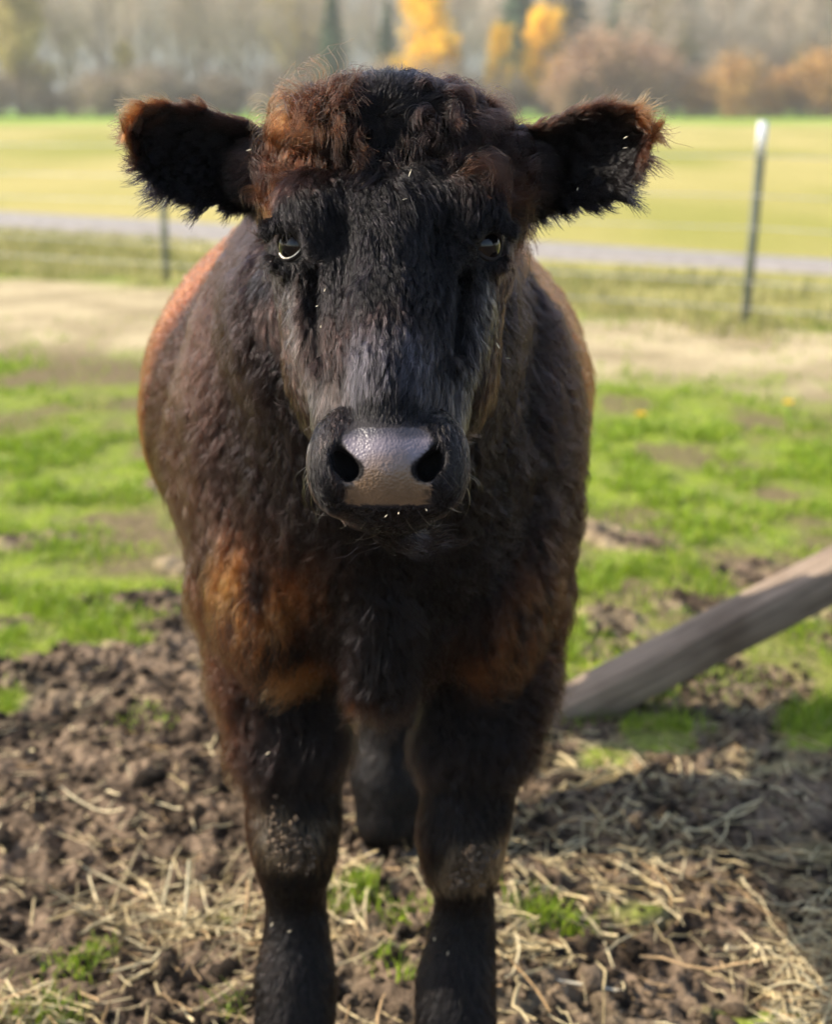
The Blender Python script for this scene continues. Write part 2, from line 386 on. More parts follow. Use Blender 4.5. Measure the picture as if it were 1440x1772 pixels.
# ------------------------------------------------------------------ timber rail
def wood():
    m, t, b = newmat('weathered_wood'); b.inputs['Roughness'].default_value = .85
    tc = N(t, 'ShaderNodeTexCoord'); mp = N(t, 'ShaderNodeMapping'); mp.inputs['Scale'].default_value = (1.2, 26, 26)
    nz = N(t, 'ShaderNodeTexNoise', Scale=3, Detail=9, Roughness=.65); t.links.new(tc.outputs['Object'], mp.inputs[0]); t.links.new(mp.outputs[0], nz.inputs['Vector'])
    r = N(t, 'ShaderNodeValToRGB'); e = r.color_ramp.elements; e[0].position = .3; e[0].color = (.10, .072, .05, 1); e[1].position = .7; e[1].color = (.34, .26, .19, 1)
    t.links.new(nz.outputs[0], r.inputs[0])
    n3 = N(t, 'ShaderNodeTexNoise', Scale=5, Detail=4); t.links.new(tc.outputs['Object'], n3.inputs['Vector'])
    r2 = N(t, 'ShaderNodeValToRGB'); r2.color_ramp.elements[0].position = .35; r2.color_ramp.elements[0].color = (.55, .5, .45, 1); r2.color_ramp.elements[1].position = .6
    t.links.new(n3.outputs[0], r2.inputs[0])
    mm = N(t, 'ShaderNodeMix', data_type='RGBA', blend_type='MULTIPLY'); mm.inputs[0].default_value = 1
    t.links.new(r.outputs[0], mm.inputs[6]); t.links.new(r2.outputs[0], mm.inputs[7])
    t.links.new(mm.outputs[2], b.inputs['Base Color'])
    bp = N(t, 'ShaderNodeBump', Strength=.7, Distance=.004); t.links.new(nz.outputs[0], bp.inputs['Height']); t.links.new(bp.outputs[0], b.inputs['Normal'])
    return m
M['wood'] = wood()
def beam(name, a, b, h, d, mat, parent=None, roll=0, segs=24):
    """squared timber from a to b (centre line), slightly worn edges"""
    a, b = np.asarray(a, float), np.asarray(b, float); L = np.linalg.norm(b - a)
    c = .004; prof = np.array([(-d / 2 + c, -h / 2), (d / 2 - c, -h / 2), (d / 2, -h / 2 + c), (d / 2, h / 2 - c), (d / 2 - c, h / 2), (-d / 2 + c, h / 2), (-d / 2, h / 2 - c), (-d / 2, -h / 2 + c)])
    s = np.linspace(0, L, segs + 1); V = np.zeros((segs + 1, 8, 3)); V[..., 0] = s[:, None]; V[..., 1] = prof[None, :, 0]; V[..., 2] = prof[None, :, 1]
    V = V.reshape(-1, 3); V[:, 1:] += .0016 * nvec(V * np.array([.3, 1, 1]), .03, 9)[:, 1:]
    i2 = np.arange((segs + 1) * 8).reshape(-1, 8); nx_ = np.roll(i2, -1, 1)
    Q = np.stack([i2[:-1], nx_[:-1], nx_[1:], i2[1:]], -1).reshape(-1, 4)[:, ::-1]
    me = npmesh(name, V, Q, T=[(r0[0], r0[k], r0[k + 1]) for r0 in (i2[0],) for k in range(1, 7)] + [(r0[0], r0[k + 1], r0[k]) for r0 in (i2[-1],) for k in range(1, 7)])
    o = link(name, me, mat, parent)
    o.location = a; ax = Vector((b - a) / L); ay = Vector((0, 0, 1)).cross(ax).normalized(); az_ = ax.cross(ay); mt = Matrix((ax, ay, az_)).transposed() @ Matrix.Rotation(roll, 3, 'X'); o.rotation_mode = 'QUATERNION'; o.rotation_quaternion = mt.to_quaternion()
    return o
a = P(915, 1266, 3.02); b = P(1640, 893, 3.02); 
rail = empty('timber_rail', (0, 0, 0), 'weathered grey timber beam lying at a slant from the mud up to the right', 'beam')
beam('beam', a, b, .084, .085, M['wood'], rail, R(13))
beam('post', (b[0] - .02, 3.16, -.1), (b[0] - .02, 3.16, b[2] + .12), .09, .09, M['wood'], rail)

# ------------------------------------------------------------------ wire fence
Mpost = noisy('post_steel', (.08, .09, .06), (.15, .16, .11), scale=6, rough=.6); Mcap = noisy('post_white', (.68, .68, .66), (.8, .8, .78), rough=.5)
Mwire = noisy('wire', (.26, .26, .25), (.4, .4, .39), rough=.5); Mwire.node_tree.nodes['Principled BSDF'].inputs['Metallic'].default_value = .4
def boxv(x0, x1, y0, y1, z0, z1):
    V = np.array([(x, y, z) for z in (z0, z1) for (x, y) in ((x0, y0), (x1, y0), (x1, y1), (x0, y1))], float)
    return V, np.array([(3, 2, 1, 0), (4, 5, 6, 7), (0, 1, 5, 4), (1, 2, 6, 5), (2, 3, 7, 6), (3, 0, 4, 7)])
def joinq(bl):
    V, Q, o = [], [], 0
    for v, q in bl: V.append(v); Q.append(q + o); o += len(v)
    return np.concatenate(V), np.concatenate(Q)
fence = empty('wire_fence', (0, 0, 0), 'thin wire fence on steel posts crossing the pasture in front of the gravel road', 'fence')
pA, pB = np.array([-1.86, 11.25]), np.array([1.92, 8.75]); step = pB - pA
prev = None; posts = []
for k in range(-2, 4):
    q = pA + step * k; posts.append(q); x0, y0 = q; H = 1.17
    lean = .035 if k == 1 else .0
    bl = [boxv(-.028, .028, -.003, .003, -.3, H - .17), boxv(-.004, .004, .0031, .034, -.3, H - .17)] + [boxv(-.007, .007, -.013, -.0031, z, z + .025) for z in np.arange(.1, .95, .06)]
    v, qd = joinq(bl); po = link('post', npmesh('post', v, qd), Mpost, fence); po.location = (x0, y0, 0); po.rotation_euler = (0, lean, 0)
    v, qd = joinq([boxv(-.028, .028, -.003, .003, H - .169, H), boxv(-.004, .004, .0031, .034, H - .169, H)]); c_ = link('post_tip', npmesh('post_tip', v, qd), Mcap, po)
for z in (.12, .27, .42, .58, .76, .98):
    s = np.linspace(0, 1, 61); a0, b0 = posts[0], posts[-1]
    sag = .02 * np.abs(np.sin(s * 5 * math.pi)); pth = np.stack([a0[0] + (b0[0] - a0[0]) * s, a0[1] + (b0[1] - a0[1]) * s - .016, z - sag], 1)[None]
    v, q = tubes(pth, np.full((1, 61), .0032)); link('wire', npmesh('wire', v, q), Mwire, fence)

# ------------------------------------------------------------------ trees
def branches(h, r0, seed, spread=.35, n=16, levels=2, first=.25):
    rg = np.random.default_rng(seed); paths = []; k = 6
    tr = np.zeros((k, 3)); tr[:, 2] = np.linspace(-.3, h, k); tr[1:, :2] = np.cumsum(rg.normal(0, .012 * h, (k - 1, 2)), 0)
    paths.append((tr, np.linspace(r0, r0 * .15, k)))
    lv = [(tr, r0, h)]
    for L in range(levels):
        nw = []
        for (pt, rr, ln) in lv:
            for j in range(n if L == 0 else 5):
                s = rg.uniform(first, .97) if L == 0 else rg.uniform(.3, .95); f = s * (k - 1); i0 = int(f); b0 = pt[i0] * (1 - f + i0) + pt[min(i0 + 1, k - 1)] * (f - i0)
                th = rg.uniform(0, 6.283); l2 = ln * (spread * (1.15 - s) + .10) if L == 0 else ln * .5
                d = np.array([math.cos(th), math.sin(th), rg.uniform(.5, 1.5)]); d /= np.linalg.norm(d)
                q = b0 + d * np.linspace(0, l2, k)[:, None] + np.stack([0 * np.arange(k), 0 * np.arange(k), (np.linspace(0, 1, k) ** 2) * l2 * .25], 1) + np.cumsum(rg.normal(0, l2 * .03, (k, 3)), 0)
                q[0] = b0; r2 = rr * (1 - s * .8) * .45; paths.append((q, np.linspace(r2, r2 * .2, k))); nw.append((q, r2, l2))
        lv = nw
    V, Q = tubes(np.array([p for p, _ in paths]), np.array([r for _, r in paths]), 5)
    return V, Q, np.array([p for p, _ in paths])
def crown_cards(ctr, size, col, seed, elong=1):
    rg = np.random.default_rng(seed); n = len(ctr); a = norm(rg.normal(size=(n, 3))); b = norm(np.cross(a, rg.normal(size=(n, 3))))
    a = a * size[:, None] * elong; b = b * size[:, None]
    V = np.stack([ctr - a - b * .3, ctr - b, ctr + a + b * .2, ctr + b * .8], 1).reshape(-1, 3)
    return V, np.arange(n * 4).reshape(-1, 4), np.repeat(col, 4, 0)
def tree_meshes(kind, seed):
    rg = np.random.default_rng(seed)
    if kind == 'bare':
        h = 15; V, Q, pts = branches(h, .2, seed, .30, 24, 2, .15); tip = pts[1:].reshape(-1, 3)
        n = 9000; c = tip[rg.integers(0, len(tip), n)] + rg.normal(0, .38, (n, 3)) * np.array([1, 1, 1.5]); c[:, 2] = np.maximum(c[:, 2], .4)
        col = mixc((.42, .34, .25), (.70, .60, .46), rg.random(n)); v, q, cc = crown_cards(c, rg.uniform(.012, .028, n), col, seed, 14)
    elif kind == 'conifer':
        h = 16; k = 6; tr = np.zeros((1, k, 3)); tr[0, :, 2] = np.linspace(-.3, h, k); V, Q = tubes(tr, np.linspace(.22, .03, k)[None], 6)
        n = 9000; s = rg.random(n) ** .7; z = h * (.06 + .94 * (1 - s)); th = rg.uniform(0, 6.283, n); tier = .75 + .25 * np.sin(z * 6 + th * 0)
        r = 2.3 * s * tier * np.sqrt(rg.random(n)) + .05; c = np.stack([r * np.cos(th), r * np.sin(th), z - r * .25], 1)
        col = mixc((.045, .10, .055), (.11, .20, .10), rg.random(n)); v, q, cc = crown_cards(c, rg.uniform(.06, .13, n), col, seed, 2.2)
    elif kind in ('yellow', 'pale'):
        h = 11; V, Q, pts = branches(h, .16, seed, .17, 22, 1, .12); tip = pts[1:, 2:].reshape(-1, 3)
        n = 7000; c = tip[rg.integers(0, len(tip), n)] + rg.normal(0, .42, (n, 3)); c[:, 2] = np.maximum(c[:, 2], .6)
        a, b = ((.90, .50, .02), (1.0, .74, .08)) if kind == 'yellow' else ((.42, .36, .12), (.60, .50, .20))
        col = mixc(a, b, rg.random(n)); v, q, cc = crown_cards(c, rg.uniform(.07, .14, n), col, seed, 1.3)
    else:
        h = 4.2; V, Q, pts = branches(h, .08, seed, .55, 20, 1, .02); tip = pts[1:, 1:].reshape(-1, 3)
        n = 3600; c = tip[rg.integers(0, len(tip), n)] + rg.normal(0, .55, (n, 3)); c[:, 2] = np.maximum(c[:, 2], .05)
        a, b = {'orange': ((.34, .19, .07), (.55, .33, .10)), 'brown': ((.26, .20, .14), (.48, .38, .27)), 'russet': ((.36, .22, .13), (.52, .34, .22))}[kind]
        col = mixc(a, b, rg.random(n)); v, q, cc = crown_cards(c, rg.uniform(.04, .10, n), col, seed, 2.0)
    return npmesh('trunk', V, Q, smooth=True), npmesh('crown', v, q, col=cc)
TM = {}
def tree(name, kind, px, Y, sc, label, catg, group=None, sx=1, var=None):
    v = var if var is not None else random.randrange(3); key = (kind, v)
    if key not in TM: TM[key] = tree_meshes(kind, 500 + v * 13 + len(kind) * 7 + ord(kind[0]))
    x = (px - 720) / F * Y
    t = empty(name, (x, Y, float(gheight(np.array([x]), np.array([float(Y)]))[0])), label, catg, group)
    t.rotation_euler = (0, 0, random.uniform(0, 6.28)); t.scale = (sc * sx, sc * sx, sc)
    link('trunk', TM[key][0], M['bark'], t); link('crown', TM[key][1], M['leafcol'], t)
    return t
GB = 'bare deciduous trees of the far wood'
i = 0
for row, (Y, n, s0) in enumerate([(132, 25, .95), (147, 26, 1.1), (165, 26, 1.3)]):
    for k in range(n):
        px = -420 + (k + .5 + random.uniform(-.35, .35)) * (2300 / n)
        if row == 0 and 640 < px < 1010: continue
        tree('bare_tree', 'bare', px, Y + random.uniform(-4, 4), s0 * random.uniform(.85, 1.15) * (1 if px < 560 else .85), 'leafless grey brown tree in the hazy wood across the meadow', 'tree', GB)
for (px, Y, sc, sx, lb) in [(582, 128, .62, .9, 'dark green conifer standing left above the calf head'), (672, 136, .55, .9, 'small green conifer beside the tall golden tree'), (890, 140, 1.0, .8, 'narrow dark conifer between the two golden trees'), (965, 150, 1.1, 1, 'green conifer behind the right golden tree'), (1072, 134, .85, 1.1, 'broad dark conifer right of the golden trees'), (1150, 165, 1.2, 1.1, 'tall bluish conifer back in the wood right of the broad one'), (1325, 160, 1.15, 1.2, 'tall conifer rising behind the orange bushes'), (1420, 155, 1.2, 1.1, 'tall conifer at the right edge of the wood')]:
    tree('conifer', 'conifer', px, Y, sc * 1.1, lb, 'tree', None, sx * 1.7)
for (px, Y, sc, sx, lb) in [(735, 126, .95, 1.15, 'tall golden yellow tree behind the calf crown'), (775, 128, .55, 1.1, 'short golden tree at the foot of the tall one'), (857, 125, .62, .75, 'orange yellow tree between the calf head and right ear'), (932, 126, .74, .95, 'bright golden tree above the calf right ear')]:
    tree('golden_tree', 'yellow', px, Y, sc, lb, 'tree', None, sx)
for (px, Y, sc, sx, lb) in [(60, 128, 1.0, 1.1, 'pale straw coloured tree at the left edge of the wood'), (235, 127, .5, 1.1, 'pale olive tree low in the left wood'), (1110, 142, 1.1, 1.2, 'pale yellowish tree behind the right ear'), (520, 140, 1.1, 1.3, 'pale olive tree left of the dark conifer')]:
    tree('pale_tree', 'pale', px, Y, sc, lb, 'tree', None, sx)
for (px, Y, sc, sx, lb) in [(1262, 122, .95, 1.3, 'orange brown bush at the wood edge right of the fence post'), (1405, 122, 1.0, 1.5, 'broad orange bush at the right edge of the wood'), (1330, 124, .7, 1.2, 'low orange bush between the two larger ones'), (1185, 125, .6, 1.2, 'small orange bush left of the fence post')]:
    tree('orange_bush', 'orange', px, Y, sc, lb, 'bush', None, sx)
for (px, Y, sc, sx, lb) in [(1030, 124, 1.25, 1.5, 'russet shrub behind the tip of the right ear'), (975, 122, .8, 1.2, 'russet shrub left of the largest russet one'), (1110, 126, 1.1, 1.3, 'russet shrub right of the largest russet one')]:
    tree('russet_shrub', 'russet', px, Y, sc, lb, 'bush', None, sx)
for k in range(60):
    px = -330 + k * 36 + random.uniform(-18, 18)
    if 960 < px < 1160: continue
    tree('brown_shrub', 'brown', px, 127 + random.uniform(-2, 3), random.uniform(.4, .95), 'low dark brown shrub in the hedge at the foot of the wood', 'bush', 'low shrubs along the foot of the wood', random.uniform(1.1, 1.5))

# ------------------------------------------------------------------ haze over the far meadow and woods
hm = bpy.data.materials.new('haze'); hm.use_nodes = True; ht = hm.node_tree; ht.nodes.clear()
ho = ht.nodes.new('ShaderNodeOutputMaterial'); hv = ht.nodes.new('ShaderNodeVolumePrincipled')
hv.inputs['Color'].default_value = (1, .95, .88, 1); hv.inputs['Density'].default_value = .0009; hv.inputs['Anisotropy'].default_value = 0
ht.links.new(hv.outputs[0], ho.inputs['Volume'])
hV, hQ = boxv(-900, 900, -80, 800, -4, 120)
tag(link('haze', npmesh('haze', hV, hQ), hm), kind='stuff')
cy.volume_bounces = 0

# ================================================================== the calf
HX = -.0235                                   # middle of the head
HO = np.array([HX, 1.48, 1.268])              # top of the poll
HU = norm(np.array([0, -.29, -.305])); HW = norm(np.array([0, -.725, .689])); HV = np.array([1., 0, 0])
def HP(v, u, w_): return HO + HV * v + HU * u + HW * w_
def hloc(p):
    d = p - HO; return d[:, 0], d @ HU, d @ HW
HR = np.stack([HV, HU, HW])                   # rows: local axes
def axis(parts):
    out = []
    for a, b, st in parts: out.append(np.arange(a, b - 1e-9, st))
    return np.concatenate(out)
AX = axis([(-.56, -.16, .009), (-.16, .115, .003), (.115, .42, .009)])
AY = axis([(1.10, 1.15, .006), (1.15, 1.30, .0025), (1.30, 1.56, .0035), (1.56, 3.12, .010)])
AZ = axis([(-.03, .90, .009), (.90, 1.04, .0025), (1.04, 1.31, .0035)])
D = np.full((len(AX), len(AY), len(AZ)), 1.0, np.float32)
def _sub(lo, hi):
    sl = []
    for A, l, h in zip((AX, AY, AZ), lo, hi):
        i0, i1 = np.searchsorted(A, l), np.searchsorted(A, h); sl.append(slice(i0, i1))
    g = np.meshgrid(AX[sl[0]], AY[sl[1]], AZ[sl[2]], indexing='ij')
    return tuple(sl), np.stack(g, -1).astype(np.float32)
def _put(sl, d, k, sub):
    c = D[sl]
    if sub:
        d = -d; h = np.maximum(k - np.abs(c - d), 0) / k; D[sl] = np.maximum(c, d) + h * h * k * .25
    else:
        h = np.maximum(k - np.abs(c - d), 0) / k; D[sl] = np.minimum(c, d) - h * h * k * .25
def ell(c, r, k=.03, rot=None, sub=False):
    c = np.asarray(c, float); r = np.asarray(r, float); e = (r.max() if rot is not None else r) + k * 1.6
    sl, p = _sub(c - e, c + e)
    if not p.size: return
    q = (p - c.astype(np.float32))
    if rot is not None: q = q @ rot.T.astype(np.float32)
    k0 = np.linalg.norm(q / r, axis=-1); k1 = np.linalg.norm(q / (r * r), axis=-1)
    _put(sl, k0 * (k0 - 1) / np.maximum(k1, 1e-6), k, sub)
def cap(a, b, ra, rb, k=.03, sub=False):
    a = np.asarray(a, float); b = np.asarray(b, float); e = max(ra, rb) + k * 1.6
    sl, p = _sub(np.minimum(a, b) - e, np.maximum(a, b) + e)
    if not p.size: return
    ab = b - a; t = np.clip(((p - a) @ ab) / (ab @ ab), 0, 1)
    _put(sl, np.linalg.norm(p - a - t[..., None] * ab, axis=-1) - (ra + (rb - ra) * t), k, sub)
def chain(pts, k=.03):
    for (p, r), (q, s) in zip(pts[:-1], pts[1:]): cap(p, q, r, s, k)
def hell(v, u, w_, rv, ru, rw, k=.02, both=False, sub=False):
    for sg in ((-1, 1) if both else (1,)): ell(HP(v * sg, u, w_), (rv, ru, rw), k, HR, sub)
def hcap(a, b, ra, rb, k=.02, both=False, sub=False):
    for sg in ((-1, 1) if both else (1,)): cap(HP(a[0] * sg, a[1], a[2]), HP(b[0] * sg, b[1], b[2]), ra, rb, k, sub)
# trunk
ell((-.072, 2.28, .830), (.334, .56, .290), .05)
ell((-.10, 2.74, .84), (.25, .30, .25), .10)
ell((-.050, 1.95, .82), (.225, .32, .29), .09)
ell((-.06, 1.98, .99), (.12, .34, .13), .12)
cap((-.045, 1.62, 1.02), (-.06, 2.2, 1.0), .14, .16, .10)                 # crest of the neck
cap((-.04, 1.70, .84), (-.05, 1.95, .86), .15, .2, .08)                    # base of the neck
cap(HP(0, .16, -.17), (-.038, 1.70, .76), .075, .13, .06)                  # throat and dewlap
ell((-.033, 1.665, .690), (.065, .09, .095), .04)                             # brisket
cap((-.026, 1.560, .82), (-.040, 1.575, .64), .028, .030, .022)                # ridge of the brisket
ell((-.160, 1.705, .70), (.070, .085, .12), .035); ell((.080, 1.705, .70), (.068, .085, .12), .035)
ell((-.190, 1.86, .80), (.075, .17, .22), .06); ell((.112, 1.86, .80), (.075, .17, .22), .06)   # shoulders
def leg(side, px):
    s = side
    def q(x, y, Y): return P(x, y, Y)
    if s < 0:
        pts = [(q(462, 1000, 1.80), .082), (q(480, 1150, 1.765), .070), (q(497, 1270, 1.745), .061), (q(508, 1380, 1.735), .0500), (q(508, 1440, 1.725), .0490), (q(510, 1490, 1.73), .0410), (q(512, 1560, 1.742), .0300), (q(512, 1625, 1.735), .0355), (q(512, 1700, 1.712), .0445), (q(511, 1765, 1.69), .044)]
    else:
        pts = [(q(866, 1000, 1.80), .078), (q(850, 1150, 1.765), .068), (q(826, 1270, 1.745), .059), (q(810, 1380, 1.735), .0490), (q(800, 1440, 1.725), .0475), (q(800, 1490, 1.73), .0400), (q(804, 1560, 1.742), .0290), (q(800, 1625, 1.735), .0345), (q(790, 1700, 1.712), .0435), (q(788, 1765, 1.69), .044)]
    chain(pts, .03)
    c = pts[-1][0]; cap(c, (c[0], c[1] - .035, .035), .045, .05, .02)
    return (c[0], c[1] - .035)
FEET = [leg(-1, 0), leg(1, 0)]
def hind(x, yf):
    pts = [((x - .03, yf + .33, .72), .15), ((x - .02, yf + .22, .52), .10), ((x, yf + .30, .36), .052), ((x, yf + .20, .30), .045), ((x, yf + .07, .15), .050), ((x, yf + .03, .07), .052)]
    chain([(np.array(p), r) for p, r in pts], .05); return (x, yf)
FEET += [hind(-.045, 2.33), hind(-.215, 2.72)]
chain([(np.array([-.045, 2.42, .42]), .058), (np.array([-.046, 2.39, .25]), .040), (np.array([-.047, 2.365, .14]), .050), (np.array([-.047, 2.345, .07]), .044)], .03)
cap((-.12, 3.02, .93), (-.13, 3.07, .45), .03, .022, .03)                  # tail
# skull
hell(0, .085, -.100, .099, .095, .080)
hell(0, .018, -.046, .074, .050, .058)
hell(0, .145, -.080, .098, .105, .078)
hcap((.065, .13, -.10), (.070, .03, -.095), .045, .040, .03, True)
hell(.070, .125, -.032, .034, .044, .029, .018, True)       # brow
hell(.058, .205, -.125, .042, .090, .070, .03, True)       # jaw muscle
hcap((.052, .20, -.075), (.034, .33, -.070), .034, .030, .02, True)
hcap((0, .13, -.048), (0, .35, -.044), .050, .038, .02)
hell(0, .385, -.062, .062, .052, .052, .02)
hell(.043, .385, -.048, .026, .044, .038, .012, True)      # wings of the nostrils
hcap((0, .20, -.155), (0, .375, -.115), .045, .030, .03)
hell(0, .395, -.098, .046, .028, .024, .010)
hell(0, .392, -.040, .040, .034, .034, .014)
hcap((.085, .040, -.095), (.125, .030, -.095), .042, .034, .03, True)        # ear roots
# hollows beside the bridge of the nose
for sg in (-1, 1):
    ell(HP(sg * .047, .205, -.012), (.015, .055, .015), .022, HR, True)
hcap((0, .23, -.030), (0, .335, -.026), .030, .026, .015)
# eye sockets
EYES = [P(503, 424, 1.405), P(845, 424, 1.405)]
for sg, e in zip((-1, 1), EYES):
    n_ = norm(np.array([sg * .62, -.76, .10]))
    e0 = e - n_ * .004
    cap(e0 + np.array([-.016, .0, .013]) + n_ * .004, e0 + np.array([.016, 0, .013]) + n_ * .004, .010, .010, .012)
    cap(e0 + np.array([-.014, .0, -.016]) + n_ * .002, e0 + np.array([.014, 0, -.016]) + n_ * .002, .008, .008, .012)
    ell(e0 + n_ * .004, (.0185, .0185, .0150), .004, None, True)
# tear trough running down from the inner corner of each eye
for sg in (-1, 1):
    a = EYES[0] if sg < 0 else EYES[1]
    cap(a + np.array([-sg * .024, -.018, -.024]), a + np.array([-sg * .030, -.070, -.085]), .009, .007, .014, True)
# nostrils and mouth
NP = lambda v, px_y, Y: np.array([HX + v, Y, P(720, px_y, Y)[2]])
for sg in (-1, 1):
    pts = [(sg * q[0], q[1], q[2]) for q in ((.0375, 749, .0010), (.0400, 765, .0030), (.0392, 784, .0060), (.0350, 801, .0094), (.0300, 813, .0108))]
    for (v0, y0, r0), (v1, y1, r1) in zip(pts[:-1], pts[1:]):
        a = NP(v0, y0, 1.19); b = NP(v1, y1, 1.19)
        for dy in (-.035, -.02, -.005, .012, .028, .042):
            o = np.array([sg * .10 * max(dy + .0, 0), dy, -.24 * dy]); cap(a + o, b + o, r0, r1, .003, True)
mz = P(720, 874, 1.19)[2]
for dy in (-.04, -.02, 0): cap((HX - .044, 1.19 + dy, mz + .002), (HX + .044, 1.19 + dy, mz + .002), .0022, .0022, .003, True)

def nets(D, AX, AY, AZ):
    S = D < 0
    c = np.zeros(tuple(n - 1 for n in D.shape), np.int8)
    for a in (0, 1):
        for b in (0, 1):
            for e in (0, 1): c += S[a:D.shape[0] - 1 + a, b:D.shape[1] - 1 + b, e:D.shape[2] - 1 + e]
    act = (c > 0) & (c < 8); I, J, K = np.nonzero(act)
    vid = np.full(act.shape, -1, np.int32); vid[I, J, K] = np.arange(len(I))
    acc = np.zeros((len(I), 3)); cnt = np.zeros(len(I)); AA = (AX, AY, AZ)
    for ax in range(3):
        o1, o2 = [k for k in range(3) if k != ax]
        for a in (0, 1):
            for b in (0, 1):
                off = [0, 0, 0]; off[o1] = a; off[o2] = b
                i0, j0, k0 = I + off[0], J + off[1], K + off[2]
                off[ax] = 1; i1, j1, k1 = I + off[0], J + off[1], K + off[2]
                d0 = D[i0, j0, k0]; d1 = D[i1, j1, k1]; m = (d0 < 0) != (d1 < 0)
                t = np.where(m, d0 / np.where(m, d0 - d1, 1), 0)
                p0 = np.stack([AX[i0], AY[j0], AZ[k0]], 1); p1 = np.stack([AX[i1], AY[j1], AZ[k1]], 1)
                acc += np.where(m[:, None], p0 + (p1 - p0) * t[:, None], 0); cnt += m
    V = acc / cnt[:, None]; Qs = []
    for ax in range(3):
        o1, o2 = (ax + 1) % 3, (ax + 2) % 3
        sa = [slice(1, -1)] * 3; sb = [slice(1, -1)] * 3; sa[ax] = slice(0, -1); sb[ax] = slice(1, None)
        A, B = S[tuple(sa)], S[tuple(sb)]
        idx = np.array(np.nonzero(A != B)).T; base = idx + 1; base[:, ax] -= 1
        fl = A[tuple(idx.T)]
        def g(da, db):
            q = base.copy(); q[:, o1] -= da; q[:, o2] -= db; return vid[q[:, 0], q[:, 1], q[:, 2]]
        q = np.stack([g(1, 1), g(0, 1), g(0, 0), g(1, 0)], 1); q[~fl] = q[~fl][:, ::-1]
        Qs.append(q)
    return V, np.concatenate(Qs)
BV, BQ = nets(D, AX, AY, AZ)
# gentle smoothing of the coarse steps
for _ in range(2):
    acc = np.zeros_like(BV); cnt = np.zeros(len(BV))
    for a, b in ((0, 1), (1, 2), (2, 3), (3, 0)):
        np.add.at(acc, BQ[:, a], BV[BQ[:, b]]); np.add.at(cnt, BQ[:, a], 1); np.add.at(acc, BQ[:, b], BV[BQ[:, a]]); np.add.at(cnt, BQ[:, b], 1)
    avg = acc / cnt[:, None]
    face_ = ((BV[:, 1] < 1.30) & (BV[:, 2] > .9)); wgt = np.where(face_, .25, .5)[:, None]; BV = BV * (1 - wgt) + avg * wgt
# ears: cupped shells
def ear(top, bot, Ys, yaw):
    n = 26; m = 22
    t = np.linspace(0, 1, n); kk = np.linspace(0, 1, len(top))
    tp = np.stack([np.interp(t, kk, [q[0] for q in top]), np.interp(t, kk, [q[1] for q in top])], 1)
    bt = np.stack([np.interp(t, kk, [q[0] for q in bot]), np.interp(t, kk, [q[1] for q in bot])], 1)
    Yt = np.interp(t, [0, 1], Ys)
    fr = np.zeros((n, m, 3)); s = np.linspace(0, 1, m)
    for i in range(n):
        a = P(*tp[i], Yt[i] + .012); b = P(*bt[i], Yt[i] + .004)
        w_ = 1 if t[i] < .55 else math.sqrt(max(0.0, 1 - ((t[i] - .55) / .45) ** 2 * .94))
        mid = a * .62 + b * .38
        a = mid + (a - mid) * w_; b = mid + (b - mid) * w_
        for j in range(m):
            p = a * (1 - s[j]) + b * s[j]; p = p + np.array([0, .034 * math.sin(math.pi * s[j]) * (1 - .4 * t[i]), 0]); fr[i, j] = p
    bk = fr + np.array([0, .006, 0]) ; bk[:, 1:-1, 1] += .004
    V = np.concatenate([fr.reshape(-1, 3), bk.reshape(-1, 3)]); i2 = np.arange(n * m).reshape(n, m); o = n * m
    f1 = np.stack([i2[:-1, :-1], i2[1:, :-1], i2[1:, 1:], i2[:-1, 1:]], -1).reshape(-1, 4); f2 = f1[:, ::-1] + o
    e = []
    for r in (i2[:, 0], i2[:, -1][::-1], i2[-1, :], i2[0, ::-1]):
        e.append(np.stack([r[:-1], r[:-1] + o, r[1:] + o, r[1:]], 1))
    Q = np.concatenate([f1, f2] + e)
    # make sure the front faces the front
    a, b, c = V[Q[n, 0]], V[Q[n, 1]], V[Q[n, 2]]
    if np.cross(b - a, c - a)[1] > 0: Q = Q[:, ::-1]
    return V, Q
ET = [(478, 236), (425, 222), (360, 196), (300, 184), (248, 184), (226, 202)]; EB = [(478, 362), (425, 360), (365, 348), (300, 328), (250, 298), (226, 262)]
FT = [(880, 232), (930, 222), (985, 200), (1040, 190), (1090, 186), (1122, 208)]; FB = [(880, 362), (930, 366), (985, 352), (1050, 338), (1100, 300), (1130, 262)]
EV1, EQ1 = ear(ET, EB, (1.53, 1.47), 1); EV2, EQ2 = ear(FT, FB, (1.53, 1.47), -1)
AV = np.concatenate([BV, EV1, EV2]); AQ = np.concatenate([BQ, EQ1 + len(BV), EQ2 + len(BV) + len(EV1)])
NB = len(BV)
NOST = [(.0375, 749, .0010), (.0400, 765, .0030), (.0392, 784, .0060), (.0350, 801, .0094), (.0300, 813, .0108)]
def nostril_d(p):
    v = np.abs(p[:, 0] - HX); z = p[:, 2] + .24 * (p[:, 1] - 1.19); best = np.full(len(p), 1.0)
    for (v0, y0, r0), (v1, y1, r1) in zip(NOST[:-1], NOST[1:]):
        a = np.array([v0, P(720, y0, 1.19)[2]]); b = np.array([v1, P(720, y1, 1.19)[2]]); q = np.stack([v, z], 1); ab = b - a
        t = np.clip(((q - a) @ ab) / (ab @ ab), 0, 1); best = np.minimum(best, np.linalg.norm(q - a - t[:, None] * ab, axis=1) - (r0 + (r1 - r0) * t))
    return np.where(p[:, 1] < 1.28, best, 1.0)
